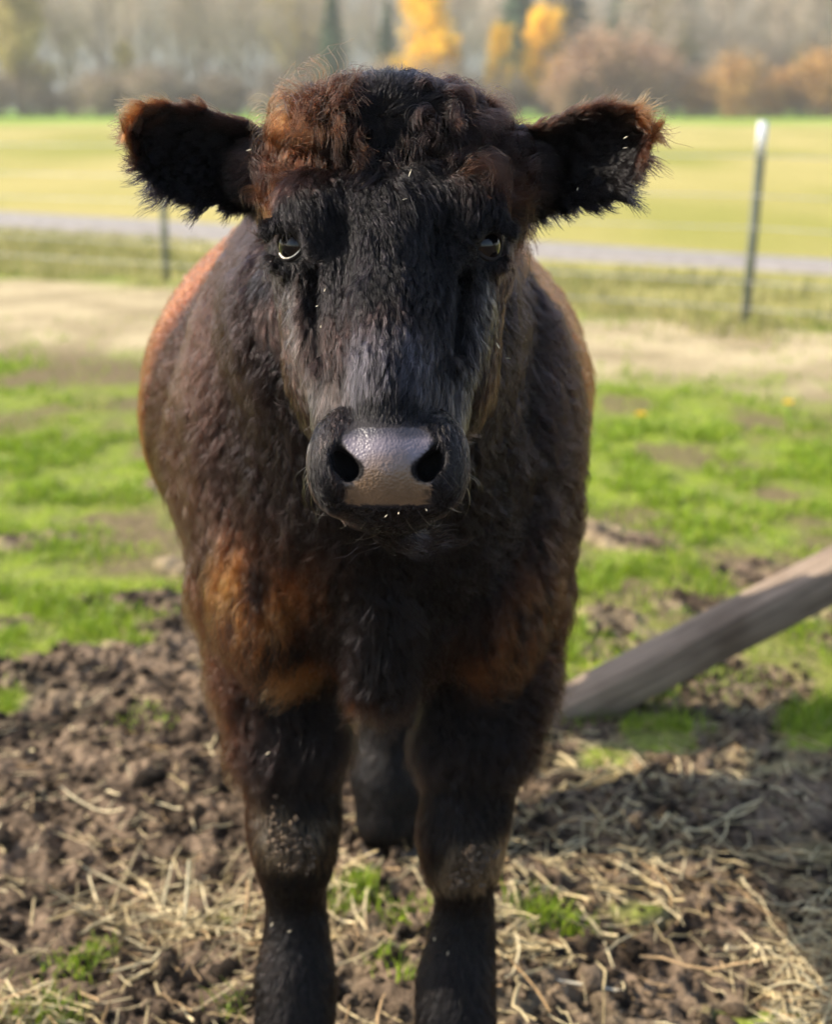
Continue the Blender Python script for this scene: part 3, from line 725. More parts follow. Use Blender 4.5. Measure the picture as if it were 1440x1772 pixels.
def pad_mask(p):
    """1 on the bare nose pad"""
    v = np.abs(p[:, 0] - HX); z = p[:, 2] + .24 * (p[:, 1] - 1.19); zz = [P(720, y, 1.19)[2] for y in (738, 752, 780, 803, 822, 845, 873)]
    hw = [.026, .0365, .0375, .0300, .0330, .0385, .0345]
    lim = np.interp(z, zz[::-1], hw[::-1]); inz = (z < zz[0]) & (z > zz[-1] - .001) & (p[:, 1] < 1.27)
    return inz * sst(.0015, -.0015, v - lim) if False else inz * (1 - sst(-.003, .002, v - lim + .0025 * noise(p, .004, 17))) * sst(-.0008, .0012, nostril_d(p))
def muzzle_mask(p):
    v, u, w_ = hloc(p); return sst(.345, .375, u) * (p[:, 1] < 1.33)
def skin_colour(p):
    c = np.tile(np.array([.004, .0035, .0035]), (len(p), 1))
    mz = muzzle_mask(p)[:, None]; c = c * (1 - mz) + np.array([.020, .017, .018]) * mz
    pm = pad_mask(p)
    zt = P(720, 745, 1.19)[2]; zm = P(720, 800, 1.19)[2]
    zo = p[:, 2] + .24 * (p[:, 1] - 1.19); up = sst(zm - .008, zm + .006, zo + .004 * noise(p, .012, 3))
    padc = mixc((.125, .076, .042), (.125, .102, .115), sst(zm - .010, zm + .010, zo + .006 * noise(p, .012, 3)))  # lavender upper pad: the sky's sheen put into the colour
    padc = padc * (1 + .16 * noise(p, .006, 5))[:, None]
    top = sst(P(720, 768, 1.19)[2], zt, zo + .003 * noise(p, .01, 8))
    padc = padc * (1 - .75 * top[:, None])
    # mottled dark edge
    v = np.abs(p[:, 0] - HX); spots = (noise(p, .0042, 21) > .15) * sst(.026, .034, v) * (p[:, 2] < zm - .01)
    padc = padc * (1 - .8 * spots[:, None])
    c = c * (1 - pm[:, None]) + padc * pm[:, None]; nd = sst(.0012, -.0010, nostril_d(p)) if False else 1 - sst(-.0010, .0014, nostril_d(p)); c = c * (1 - nd[:, None]) + np.array([.004, .003, .003]) * nd[:, None]
    return c
bc = skin_colour(AV)
def skin():
    m, t, b = newmat('hide'); a = N(t, 'ShaderNodeAttribute', attribute_name='col'); t.links.new(a.outputs['Color'], b.inputs['Base Color'])
    pa = N(t, 'ShaderNodeAttribute', attribute_name='pad')
    mr = N(t, 'ShaderNodeMapRange'); mr.inputs[3].default_value = .75; mr.inputs[4].default_value = .42; t.links.new(pa.outputs['Fac'], mr.inputs[0]); t.links.new(mr.outputs[0], b.inputs['Roughness'])
    m2 = N(t, 'ShaderNodeMapRange'); m2.inputs[3].default_value = .15; m2.inputs[4].default_value = .55; t.links.new(pa.outputs['Fac'], m2.inputs[0]); t.links.new(m2.outputs[0], b.inputs['Specular IOR Level'])
    tc = N(t, 'ShaderNodeTexCoord'); vo = N(t, 'ShaderNodeTexVoronoi', Scale=430, feature='SMOOTH_F1'); t.links.new(tc.outputs['Object'], vo.inputs['Vector'])
    nz = N(t, 'ShaderNodeTexNoise', Scale=260, Detail=4); t.links.new(tc.outputs['Object'], nz.inputs['Vector'])
    ad = N(t, 'ShaderNodeMath', operation='MULTIPLY_ADD'); ad.inputs[1].default_value = -1.6; t.links.new(vo.outputs['Distance'], ad.inputs[0]); t.links.new(nz.outputs[0], ad.inputs[2])
    bp = N(t, 'ShaderNodeBump', Strength=.35, Distance=.0012); t.links.new(ad.outputs[0], bp.inputs['Height']); t.links.new(bp.outputs[0], b.inputs['Normal'])
    return m
M['hide'] = skin()
calf = empty('calf', (-.06, 2.1, 0), 'black brown calf with curly poll standing face on in the muddy pasture', 'calf')
def under(o): o.parent = calf; o.location = tuple(-np.array(calf.location)); return o
me = npmesh('calf_body', AV, AQ, smooth=True, col=bc)
pa = me.attributes.new('pad', 'FLOAT', 'POINT'); pa.data.foreach_set('value', pad_mask(AV).astype(np.float32))
under(link('body', me, M['hide']))
# eyes
def eye_mat():
    m, t, b = newmat('eye'); b.inputs['Roughness'].default_value = .04; b.inputs['Specular IOR Level'].default_value = .3
    a = N(t, 'ShaderNodeAttribute', attribute_name='col'); t.links.new(a.outputs['Color'], b.inputs['Base Color'])
    return m
M['eye'] = eye_mat()
M['lid'] = noisy('eyelid', (.008, .006, .006), (.02, .015, .013), scale=300, rough=.8, spec=.2)
M['waterline'] = noisy('eyelid_rim', (.6, .52, .38), (.8, .72, .58), scale=300, rough=.3, spec=.7)
for sg, e in zip((-1, 1), EYES):
    n_ = norm(np.array([sg * .62, -.76, .10])); c = e - n_ * .0125
    nu, nv = 40, 24; th = np.linspace(0, 2 * math.pi, nu, endpoint=False); ph = np.linspace(.001, math.pi - .001, nv)
    T_, P_ = np.meshgrid(th, ph); d = np.stack([np.sin(P_) * np.cos(T_), np.sin(P_) * np.sin(T_), np.cos(P_)], -1)
    zq = Vector(n_).to_track_quat('Z', 'Y').to_matrix(); Rm = np.array(zq)
    V = (d.reshape(-1, 3) * .0200) @ Rm.T + c; i2 = np.arange(nu * nv).reshape(nv, nu); nx_ = np.roll(i2, -1, 1)
    Q = np.stack([i2[:-1], i2[1:], nx_[1:], nx_[:-1]], -1).reshape(-1, 4)
    ang = P_.ravel(); colr = mixc((.003, .003, .004), (.014, .008, .005), sst(.45, .62, ang)); colr = colr * (1 - sst(.86, .95, ang)[:, None]) + np.array([.55, .50, .44]) * sst(.86, .95, ang)[:, None]
    eo = under(link('eye', npmesh('eye', V, Q, smooth=True, col=colr), M['eye']))
    # lids: a ring of skin hugging the ball, the lower rim wet, its lit paleness painted on the left eye
    ex = norm(np.cross(n_, [0, 0, 1.])); ez = np.cross(ex, n_) ; ez = ez if ez[2] > 0 else -ez
    def ring(t0, t1, rr, k, rad):
        tt = np.linspace(t0, t1, k); pos = []
        for q in tt:
            x_ = rr * 1.15 * math.cos(q); z_ = rr * (.80 if math.sin(q) > 0 else .92) * math.sin(q) - x_ * sg * -.12
            d_ = math.sqrt(max(.0203 ** 2 - x_ * x_ - z_ * z_, 1e-6)); pos.append(c + ex * x_ + ez * z_ + n_ * d_)
        return np.array(pos)[None], np.full((1, k), rad)
    v, q = tubes(*ring(0, 2 * math.pi, .0146, 49, .0019), sides=8); under(link('eyelid', npmesh('eyelid', v, q, smooth=True), M['lid']))
    v, q = tubes(*ring(math.pi * 1.03, math.pi * 1.82, .0134, 29, .0010), sides=6); under(link('eyelid_rim', npmesh('eyelid_rim', v, q, smooth=True), M['waterline'] if sg < 0 else M['lid']))
# hooves
Mhoof = noisy('hoof_horn', (.015, .012, .010), (.05, .038, .028), scale=30, rough=.6)
for (fx, fy) in FEET:
    parts_ = []
    for sgn in (-1, 1):
        k = 14; th = np.linspace(0, 2 * math.pi, k, endpoint=False); rows_ = []
        for zz, rr, fwd in ((-.05, 1.0, 0), (-.01, 1.0, 0), (.022, .86, .008), (.040, .74, .014)):
            x_ = np.cos(th) * .026 * rr + sgn * .027; y_ = np.where(np.sin(th) < 0, np.sin(th) * .062, np.sin(th) * .035) * rr + fwd - .012
            rows_.append(np.stack([x_ + fx, y_ + fy, np.full(k, zz)], 1))
        V = np.array(rows_).reshape(-1, 3); i2 = np.arange(4 * k).reshape(4, k); nx_ = np.roll(i2, -1, 1)
        Q = np.stack([i2[:-1], nx_[:-1], nx_[1:], i2[1:]], -1).reshape(-1, 4); parts_.append((V, Q))
    v, q = joinq(parts_); under(link('hoof', npmesh('hoof', v, q, smooth=True), Mhoof))
# muck caked on the knees
def muck():
    V, T, C = [], [], []; o = 0
    for (px, py, Y, rx_, ry_, n) in [(503, 1455, 1.665, 56, 42, 130), (470, 1425, 1.675, 22, 44, 50), (520, 1490, 1.675, 40, 20, 40), (826, 1480, 1.672, 44, 36, 170), (800, 1515, 1.68, 34, 20, 50), (600, 1455, 2.0, 1, 1, 3)]:
        a = rng.normal(0, .5, (n, 2)); ang_ = np.arctan2(a[:, 1], a[:, 0]); a = a[(np.linalg.norm(a, axis=1) < .8 + .3 * np.sin(ang_ * 3 + px) + .25 * np.sin(ang_ * 7 + py))]
        c = np.array([P(px + q[0] * rx_, py + q[1] * ry_, Y + .018 * q[0] ** 2) for q in a])
        # drop each lump onto the hide
        v, t = lumps(c, .0011 + .0026 * rng.random(len(c)) ** 2, 900, .9)
        V.append(v); T.append(t + o); o += len(v); C.append(np.repeat(mixc((.07, .05, .035), (.15, .11, .075), rng.random(len(c))), len(IV), 0))
    return np.concatenate(V), np.concatenate(T), np.concatenate(C)
v, t, c = muck()
# settle the lumps on the leg surface: nearest body vertex in front
from mathutils.kdtree import KDTree
sel = np.nonzero((BV[:, 2] < .45) & (BV[:, 1] < 1.9))[0]
kd = KDTree(len(sel))
for i_, k_ in enumerate(sel): kd.insert(BV[k_], i_)
kd.balance()
nl = len(v) // len(IV); vv = v.reshape(nl, len(IV), 3)
for i_ in range(nl):
    cc = vv[i_].mean(0); q, _, _ = kd.find(cc); q = np.array(q); dlt = (q - cc); dlt[0] *= .4; dlt[2] *= .1; vv[i_] += dlt + np.array([0, -.010 - .003 * rng.random(), 0])
mk = tag(under(link('dried_mud', npmesh('dried_mud', vv.reshape(-1, 3), T=t, col=c), M['clod'])), kind='stuff')

# ------------------------------------------------------------------ coat
def tri_sample(V, Q, n, wfun):
    T = np.concatenate([Q[:, [0, 1, 2]], Q[:, [0, 2, 3]]]); A, B, C = V[T[:, 0]], V[T[:, 1]], V[T[:, 2]]
    cr = np.cross(B - A, C - A); ar = np.linalg.norm(cr, axis=1) * .5; cen = (A + B + C) / 3; nr = norm(cr)
    w_ = ar * wfun(cen, nr); cs = np.cumsum(w_); k = np.searchsorted(cs, rng.random(n) * cs[-1]); k = np.minimum(k, len(T) - 1)
    r1 = np.sqrt(rng.random(n)); r2 = rng.random(n)
    p = A[k] * (1 - r1)[:, None] + B[k] * (r1 * (1 - r2))[:, None] + C[k] * (r1 * r2)[:, None]
    # smooth normals
    VN = np.zeros_like(V)
    for j in range(3): np.add.at(VN, T[:, j], cr)
    VN = norm(VN)
    nn = VN[T[k, 0]] * (1 - r1)[:, None] + VN[T[k, 1]] * (r1 * (1 - r2))[:, None] + VN[T[k, 2]] * (r1 * r2)[:, None]
    return p, norm(nn)
def clump(p, cell, seed):
    """nearest of a set of jittered centres"""
    q = p / cell; i0 = np.floor(q).astype(np.int64); best = np.full(len(p), 1e9); bc_ = np.zeros_like(p)
    for dx in (-1, 0, 1):
        for dy in (-1, 0, 1):
            for dz in (-1, 0, 1):
                c = i0 + np.array([dx, dy, dz]); j = np.stack([_hash(c[:, 0], c[:, 1], c[:, 2], seed + s) / 16777215. for s in (0, 1, 2)], 1)
                cc = (c + j) * cell; d = ((cc - p) ** 2).sum(1); m = d < best; best[m] = d[m]; bc_[m] = cc[m]
    return bc_
def hair_mat(name='coat', rough=.24):
    m = bpy.data.materials.new(name); m.use_nodes = True; t = m.node_tree; t.nodes.clear()
    o = t.nodes.new('ShaderNodeOutputMaterial'); h = t.nodes.new('ShaderNodeBsdfHairPrincipled'); h.model = 'CHIANG'; h.parametrization = 'COLOR'
    a = N(t, 'ShaderNodeAttribute', attribute_name='col'); t.links.new(a.outputs['Color'], h.inputs['Color'])
    h.inputs['Roughness'].default_value = rough; h.inputs['Radial Roughness'].default_value = .35; h.inputs['Random Roughness'].default_value = .3; h.inputs['IOR'].default_value = 1.24
    if 'Coat' in h.inputs: h.inputs['Coat'].default_value = 0
    t.links.new(h.outputs[0], o.inputs[0]); return m
M['coat'] = hair_mat()
def make_hair(name, pts, r0, tipf, col0, col1, mat):
    """pts n x k x 3; colours at root and tip"""
    n, k, _ = pts.shape; hc = bpy.data.hair_curves.new(name); hc.add_curves([k] * n)
    hc.points.foreach_set('position', pts.astype(np.float32).ravel())
    s = np.linspace(0, 1, k); rad = (r0[:, None] * (1 - (1 - tipf) * s[None] ** 1.5)).astype(np.float32)
    hc.points.foreach_set('radius', rad.ravel())
    a = hc.attributes.new('col', 'FLOAT_COLOR', 'POINT'); c = np.ones((n, k, 4), np.float32)
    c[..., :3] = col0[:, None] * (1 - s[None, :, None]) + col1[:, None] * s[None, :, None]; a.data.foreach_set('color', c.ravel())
    hc.materials.append(mat); o = bpy.data.objects.new(name, hc); COL.objects.link(o); return under(o)
LOCK = [None]
def grow(p, n, t, L, lift, k, curl=None, seed=0, clumpf=.5, cell=.012, droop=.25, wild=.1):
    """hair paths from roots p with normals n along tangents t"""
    N_ = len(p); s = np.linspace(0, 1, k)
    cc = clump(p, cell, seed); qi = np.floor(cc / 1e-4).astype(np.int64); hh = np.stack([_hash(*(qi.T), q) / 16777215. for q in (61, 62, 63, 64)], 1); LOCK[0] = hh[:, 3]
    t = norm(t) + (hh[:, :3] - .5) * .55; L = L * (.75 + .5 * hh[:, 3]); lift = lift * (.6 + .8 * hh[:, 0])
    t = norm(t - n * (t * n).sum(1, keepdims=True) + 1e-9); t = norm(t + rng.normal(0, wild, (N_, 3))); t = norm(t - n * (t * n).sum(1, keepdims=True) * .9)
    S = s[None, :, None]; Ln = L[:, None, None]
    pts = p[:, None] + Ln * (t[:, None] * (S * .75 + .25 * S * S) + n[:, None] * lift[:, None, None] * (S - .72 * S * S))
    pts[..., 2] -= droop * L[:, None] * s[None] ** 2 * .3
    dl = cc - p; dl -= n * (dl * n).sum(1, keepdims=True)
    pts = pts + dl[:, None] * (clumpf * S ** 1.3)
    if curl is not None:
        amp, per = curl; b = np.cross(n, t); phs = (_hash(*(np.floor(cc / 1e-4).astype(np.int64).T), 5) / 16777215. * 6.283)[:, None] + rng.normal(0, .5, N_)[:, None]
        an = phs + s[None] * (L / per)[:, None] * 6.283; am = (amp[:, None] * np.minimum(s[None] * 2.2, 1))
        pts = pts + b[:, None] * (am * (np.sin(an) - np.sin(phs)))[..., None] + n[:, None] * (am * .8 * (np.cos(an) - np.cos(phs)))[..., None]
    return pts
BLACK = np.array([.0022, .0018, .0022]); BRN = np.array([.019, .0085, .0055]); RUST = np.array([.15, .042, .010]); GINGER = np.array([.33, .125, .035]); GREY = np.array([.06, .05, .045])
def not_bare(p):
    """0 where the hide carries no hair: eyes, nose pad, nostrils"""
    m = np.ones(len(p))
    for e in EYES: m *= np.linalg.norm((p - e) * np.array([1, .7, 1.05]), axis=1) > .0180
    v = np.abs(p[:, 0] - HX); z = p[:, 2] + .24 * (p[:, 1] - 1.19)
    zz = [P(720, y, 1.19)[2] for y in (724, 745, 780, 815, 850, 878)]; hw = [.030, .036, .0375, .033, .035, .036]
    lim = np.interp(z, zz[::-1], hw[::-1]); m *= ~((z < zz[0]) & (z > zz[-1]) & (p[:, 1] < 1.27) & (v < lim)); m *= nostril_d(p) > .0012
    return m
def is_head(p):
    v, u, w_ = hloc(p); return ((u > -.06) & (u < .46) & (w_ > -.20) & (p[:, 2] > .89) & (p[:, 1] < 1.60) & (np.abs(v) < .16))
def coat_head(n):
    p, nn = tri_sample(BV, BQ, n, lambda c, m: is_head(c) * not_bare(c) * (1 - .6 * (m[:, 1] > .3)))
    k_ = not_bare(p) > 0; p, nn = p[k_], nn[k_]
    v, u, w_ = hloc(p); sgn = np.sign(v)
    # whorl on the forehead top, then down the face and outwards round the eyes
    WH = HP(-.004, .035, -.01); rad = p - WH
    f = sst(.16, .06, u) if False else 1 - sst(.05, .15, u)
    down = HU[None] + HV[None] * (sgn * .35 * sst(.02, .09, np.abs(v)))[:, None] * (1 - 1.3 * sst(.22, .34, u))[:, None]
    t = norm(rad) * f[:, None] + down * (1 - f)[:, None] + .45 * nvec(p, .045, 700) + .12 * nvec(p, .02, 720)
    # round the eyes
    for e in EYES:
        d = p - e; r = np.linalg.norm(d, axis=1); f2 = np.exp(-(r / .03) ** 2)[:, None]; t = t * (1 - f2 * .7) + norm(d + np.array([0, .0, -.006])) * f2 * .9
    # cheeks flow back and down
    ck = sst(-.09, -.14, w_) if False else sst(.08, .13, -w_) * sst(.12, .2, u); t = t * (1 - ck)[:, None] + np.array([0, .45, -.8]) * ck[:, None] + np.outer(ck * sgn * .3, HV)
    L = .022 + .010 * noise(p, .05, 730)
    L = np.where(u < .10, .026, L); L = L * (1 - .70 * sst(.30, .37, u)); L = L + .004 * ck
    for e in EYES: L = L * (1 - .82 * np.exp(-(np.linalg.norm(p - e, axis=1) / .032) ** 2))
    # the tuft above the bare strip of the nose
    L = np.maximum(L, .016 * np.exp(-((u - .325) / .03) ** 2) * (np.abs(v) < .04) * (w_ > -.03))
    L = np.maximum(L, .003) * rng.uniform(.65, 1.2, len(p))
    lift = .38 + .25 * noise(p, .03, 740) + .25 * sst(.12, .02, u) * 0; lift = lift * (1 - .5 * sst(.3, .37, u))
    pts = grow(p, nn, t, L, lift, 7, (np.where(u < .30, .0011, .0003), .02), 3, .72, .0042, .2, .07); lk = LOCK[0]
    tone = rng.random(len(p)); c0 = BLACK * (.8 + .5 * tone)[:, None]
    br = np.clip(.35 * sst(.05, -.15, noise(p, .05, 750)) * (np.abs(v) > .03) + .35 * sst(.05, .10, -w_) * sst(.13, .2, u) * sst(.06, .1, np.abs(v)) + .5 * np.exp(-((u - .27) / .02) ** 2 - (v / .03) ** 2), 0, 1)
    c0 = c0 * (1 - br[:, None]) + BRN * br[:, None]
    tf = np.clip(np.exp(-((u - .300) / .035) ** 4) * sst(.045, .028, np.abs(v)) if False else np.exp(-((u - .300) / .035) ** 4) * (1 - sst(.028, .045, np.abs(v))), 0, 1) * (.3 + .7 * tone)
    c0 = c0 * (1 - tf[:, None]) + np.array([.034, .031, .037]) * tf[:, None]
    # paler, greyish hair on the cheeks beside the muzzle and round the eyes
    gy_ = np.clip(np.exp(-((u - .33) / .05) ** 2) * sst(.03, .055, np.abs(v)) * .8 + .7 * sum(np.exp(-(np.linalg.norm(p - (e + np.array([0, -.03, -.04])), axis=1) / .03) ** 2) for e in EYES), 0, 1) * (.4 + .6 * tone)
    c0 = c0 * (1 - .6 * gy_[:, None]) + GREY * .6 * gy_[:, None]
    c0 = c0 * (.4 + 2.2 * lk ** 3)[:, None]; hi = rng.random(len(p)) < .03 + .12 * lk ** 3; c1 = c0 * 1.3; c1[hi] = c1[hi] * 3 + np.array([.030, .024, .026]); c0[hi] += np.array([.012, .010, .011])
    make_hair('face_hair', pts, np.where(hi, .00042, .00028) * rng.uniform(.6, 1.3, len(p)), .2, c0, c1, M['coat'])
def coat_poll(n):
    """long curls over the top of the head"""
    def wf(c, m):
        v, u, w_ = hloc(c); return is_head(c) * (np.abs(v) < .112) * (u < .070 + .05 * np.exp(-(v / .035) ** 2) + .02 * noise(c, .02, 860)) * (w_ > -.16)
    p, nn = tri_sample(BV, BQ, n, wf); v, u, w_ = hloc(p)
    side = sst(.022, .055, np.abs(v + .004)); kk = rng.random(len(p)) < .30 + .70 * side; p, nn, v, u, w_, side = (a[kk] for a in (p, nn, v, u, w_, side))
    WH = HP(-.004, .035, -.01); rad = norm(p - WH)
    t = rad * .55 + HU * .6 * side[:, None] + np.outer(np.sign(v) * .25, HV) + .9 * nvec(p, .035, 800) * side[:, None] + .3 * nvec(p, .03, 810)
    L = (.034 + .026 * side + .012 * noise(p, .03, 820)) * rng.uniform(.6, 1.15, len(p)); L = np.where(u < .02, L * .8, L) * (1 - .45 * sst(.065, .10, np.abs(v)))
    lift = .55 + .25 * side + .4 * noise(p, .025, 830)
    lift = np.maximum(lift, .3)
    amp = .0012 + .0085 * side; pts = grow(p, nn, t, L, lift, 14, (amp, .036 + .008 * noise(p, .02, 833)), 9, .80, .0125, .3, .06); lk = LOCK[0]
    tone = rng.random(len(p)); c0 = BLACK * (1 + tone)[:, None]
    rust = side * (.35 + .9 * lk) * np.clip(.10 + .20 * (v < -.02) + .55 * np.exp(-((v + .058) / .026) ** 2 - ((u - .042) / .026) ** 2) * (v < 0) + .3 * noise(p, .018, 840), 0, 1) * (1 - .8 * sst(.085, .105, np.abs(v)))
    c1 = mixc(BLACK * 1.5, BRN * 1.3, side * lk); c1 = c1 * (1 - rust[:, None]) + mixc(RUST * .7, GINGER, tone * rust) * rust[:, None]
    c0 = c0 * (1 - .5 * rust[:, None]) + BRN * .5 * rust[:, None]
    make_hair('poll_curls', pts, np.full(len(p), .00034) * rng.uniform(.6, 1.3, len(p)), .3, c0, c1, M['coat'])
def coat_body(n):
    def wf(c, m):
        front = m[:, 1] < .25; return (~is_head(c)) * (c[:, 2] > .03) * np.where(c[:, 1] < 1.95, 1.0, .55) * np.where(front, 1, .3) * np.where(c[:, 2] < .45, .9, 1)
    p, nn = tri_sample(BV, BQ, n, wf); z = p[:, 2]; y = p[:, 1]; x = p[:, 0]
    xc = -.045; legm = 1 - sst(.42, .55, z); chest = (1 - sst(1.80, 1.95, y)) * sst(.40, .5, z)
    t = np.array([0, .75, -.62]) * (1 - chest)[:, None] + np.array([0, .2, -1.]) * chest[:, None] + np.outer(chest * np.tanh((x - xc + .02 * noise(p, .05, 601)) / .03) * .35, HV)
    t = t * (1 - legm)[:, None] + np.array([0, .1, -1.]) * legm[:, None]
    t = t + .42 * nvec(p, .10, 600) * (1 - .6 * legm)[:, None] + .22 * nvec(p, .03, 610) + .4 * nvec(p, .05, 615) * chest[:, None]
    L = .030 + .022 * chest + .006 * noise(p, .08, 620); L = L * (1 - .42 * legm - .08 * (1 - sst(.25, .33, z))); L *= rng.uniform(.6, 1.2, len(p))
    lift = .34 + .25 * chest + .2 * noise(p, .06, 630)
    cv = np.where(chest > .5, .0028, .0010)
    pts = grow(p, nn, t, L, np.maximum(lift, .12), 7, (cv, .03), 21, .68, .0075, .3, .08); lk = LOCK[0]
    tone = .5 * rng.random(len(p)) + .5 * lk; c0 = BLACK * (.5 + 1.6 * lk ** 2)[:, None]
    fl = np.clip(sst(.48, .58, z) * sst(1.98, 2.10, y) * (.85 + .3 * noise(p, .15, 640)), 0, 1)                      # redder flanks behind the shoulder
    out = sst(.12, .24, np.abs(x - xc)) * (z > .5); br = np.clip(.95 * fl + .5 * out * (x < xc) + .25 * out + .45 * legm * sst(.02, .06, -(x - np.where(x < xc, -.165, .055))) * (z > .3), 0, 1)
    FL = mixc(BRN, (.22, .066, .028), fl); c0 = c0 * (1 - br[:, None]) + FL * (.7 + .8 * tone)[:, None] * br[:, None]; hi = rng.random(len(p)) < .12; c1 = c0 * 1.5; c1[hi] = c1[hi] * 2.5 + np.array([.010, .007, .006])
    # rusty patches either side of the breast
    nz_ = noise(p, .035, 650) * .5 + noise(p, .016, 655) * .4
    def blob(px, py, Y, sx, sz): c = P(px, py, Y); return np.exp(-((x - c[0]) / sx) ** 2 - ((z - c[2]) / sz) ** 2) * (y < 1.86)
    ru = np.clip(1.1 * blob(415, 975, 1.68, .022, .045) + .8 * blob(470, 1050, 1.64, .028, .045) + 1.4 * blob(525, 1145, 1.63, .040, .026) + .5 * blob(915, 1010, 1.68, .030, .045) + .6 * blob(850, 1110, 1.65, .045, .040) + .3 * blob(500, 960, 1.62, .05, .05), 0, 1.2)
    ru = np.clip(ru * (.62 + 1.9 * nz_ + .3 * (lk - .5)), 0, 1); c1 = c1 * (1 - ru[:, None]) + mixc(RUST * 1.9, GINGER * 1.6, tone) * ru[:, None]; c0 = c0 * (1 - .8 * ru[:, None]) + RUST * .8 * ru[:, None]
    dust = legm * (.15 + .85 * (hi > 0)) * np.clip(.5 + noise(p, .03, 670), 0, 1); c1 = c1 * (1 - .7 * dust[:, None]) + np.array([.075, .052, .038]) * .7 * dust[:, None]
    warm = (1 - legm) * (.3 + .7 * sst(.02, .16, np.abs(x - xc))) * (1 - fl) * (.4 + .6 * (x < xc)); c1 = c1 + np.array([.012, .0045, .0022]) * (warm * (.3 + tone))[:, None]
    kn = np.zeros(len(p))
    for (px, py, sx, sz, Yk) in [(503, 1455, .036, .030, 1.68), (475, 1430, .020, .034, 1.69), (826, 1482, .034, .028, 1.69), (800, 1512, .028, .018, 1.69)]:
        c = P(px, py, Yk); kn = np.maximum(kn, np.exp(-((x - c[0]) / sx) ** 4 - ((z - c[2]) / sz) ** 4) * (y < 1.74))
    kn = np.clip(kn * (1.7 + .9 * (x > 0) + 1.6 * noise(p, .008, 660) + .8 * noise(p, .02, 661)), 0, 1); mudc = mixc((.12, .085, .055), (.42, .31, .20), tone)
    c0 = c0 * (1 - kn[:, None]) + mudc * .7 * kn[:, None]; c1 = c1 * (1 - kn[:, None]) + mudc * kn[:, None]
    # browner hair on the outside of the near leg and forearm
    rim = sst(-.03, .05, (-.205 - x)) * (z < .72) * (z > .2) * (y < 2.0); c1 = c1 * (1 - .8 * rim[:, None]) + np.array([.10, .042, .022]) * .8 * rim[:, None]; c0 = c0 * (1 - .7 * rim[:, None]) + np.array([.05, .020, .011]) * .7 * rim[:, None]
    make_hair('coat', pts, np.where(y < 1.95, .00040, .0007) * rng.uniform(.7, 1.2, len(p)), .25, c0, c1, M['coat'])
def coat_ear(V, Q, n, sg):
    p, nn = tri_sample(V, Q, n, lambda c, m: 1 + 0 * c[:, 0])
    root = P(478 if sg < 0 else 882, 295, 1.53); tip = P(205 if sg < 0 else 1150, 215, 1.47); ax = norm(tip - root); s = ((p - root) @ ax) / np.linalg.norm(tip - root)
    mid = root + ax * ((p - root) @ ax)[:, None]; off = p - mid; up = off[:, 2]
    wdt = .045; e = np.clip(np.abs(up) / wdt, 0, 1.3)
    t = ax * (.9 + .4 * s)[:, None] + np.array([0, 0, 1.]) * (up / wdt * .9 - .25)[:, None] + .35 * nvec(p, .02, 900) + .3 * nvec(p, .05, 905)
    front = nn[:, 1] < 0
    L = .015 + .005 * e + .010 * s + .012 * noise(p, .015, 910); L = np.where((up < 0) & front, L * .95, L); L *= rng.uniform(.6, 1.2, len(p)); L = np.where(front, L, L * .75)
    lift = np.where(front, .30 + .12 * noise(p, .02, 911), .2)
    pts = grow(p, nn, t, L, lift, 7, (np.full(len(p), .0016), .03), 33, .75, .009, .3, .10)
    tone = rng.random(len(p)); c0 = BLACK * (.6 + .4 * tone)[:, None]; c1 = BLACK * (1.2 + tone)[:, None]
    g_ = np.clip(sst(.55, 1.0, s) * sst(-.01, .035, up) * 1.2 + .35 * sst(.7, 1, s) + .35 * sst(.02, .045, up), 0, 1); c1 = c1 * (1 - g_[:, None]) + mixc(RUST, GINGER, tone * s) * g_[:, None]; b_ = .25 * sst(.5, 1, s); c0 = c0 * (1 - b_[:, None]) + BRN * b_[:, None]  # orange tip and top edge: backlit glow painted into the hair colour
    make_hair('ear_hair', pts, np.full(len(p), .00042) * rng.uniform(.6, 1.2, len(p)), .25, c0, c1, M['coat'])
def whiskers():
    n = 70; p, nn = tri_sample(BV, BQ, 30000, lambda c, m: is_head(c) * (muzzle_mask(c) > .2) * not_bare(c) * (m[:, 1] < .4))
    v, u, w_ = hloc(p); low = (p[:, 2] < .958) & ((np.abs(v) > .028) | (p[:, 2] < P(720, 880, 1.19)[2])); p, nn, v = p[low], nn[low], v[low]; k = rng.permutation(len(p))[:n]; p, nn, v = p[k], nn[k], v[k]; n = len(p)
    t = np.stack([np.sign(v) * .5 + v * 6, -.1 + 0 * v, -.9 + 0 * v], 1); L = rng.uniform(.008, .028, n); pts = grow(p, nn, t, L, rng.uniform(.6, 1.5, n), 6, None, 1, 0, .02, .2, .25)
    c = mixc((.03, .025, .02), (.30, .22, .15), rng.random(n) ** 2); make_hair('whiskers', pts, np.full(n, .00015), .3, c, c, M['coat'])
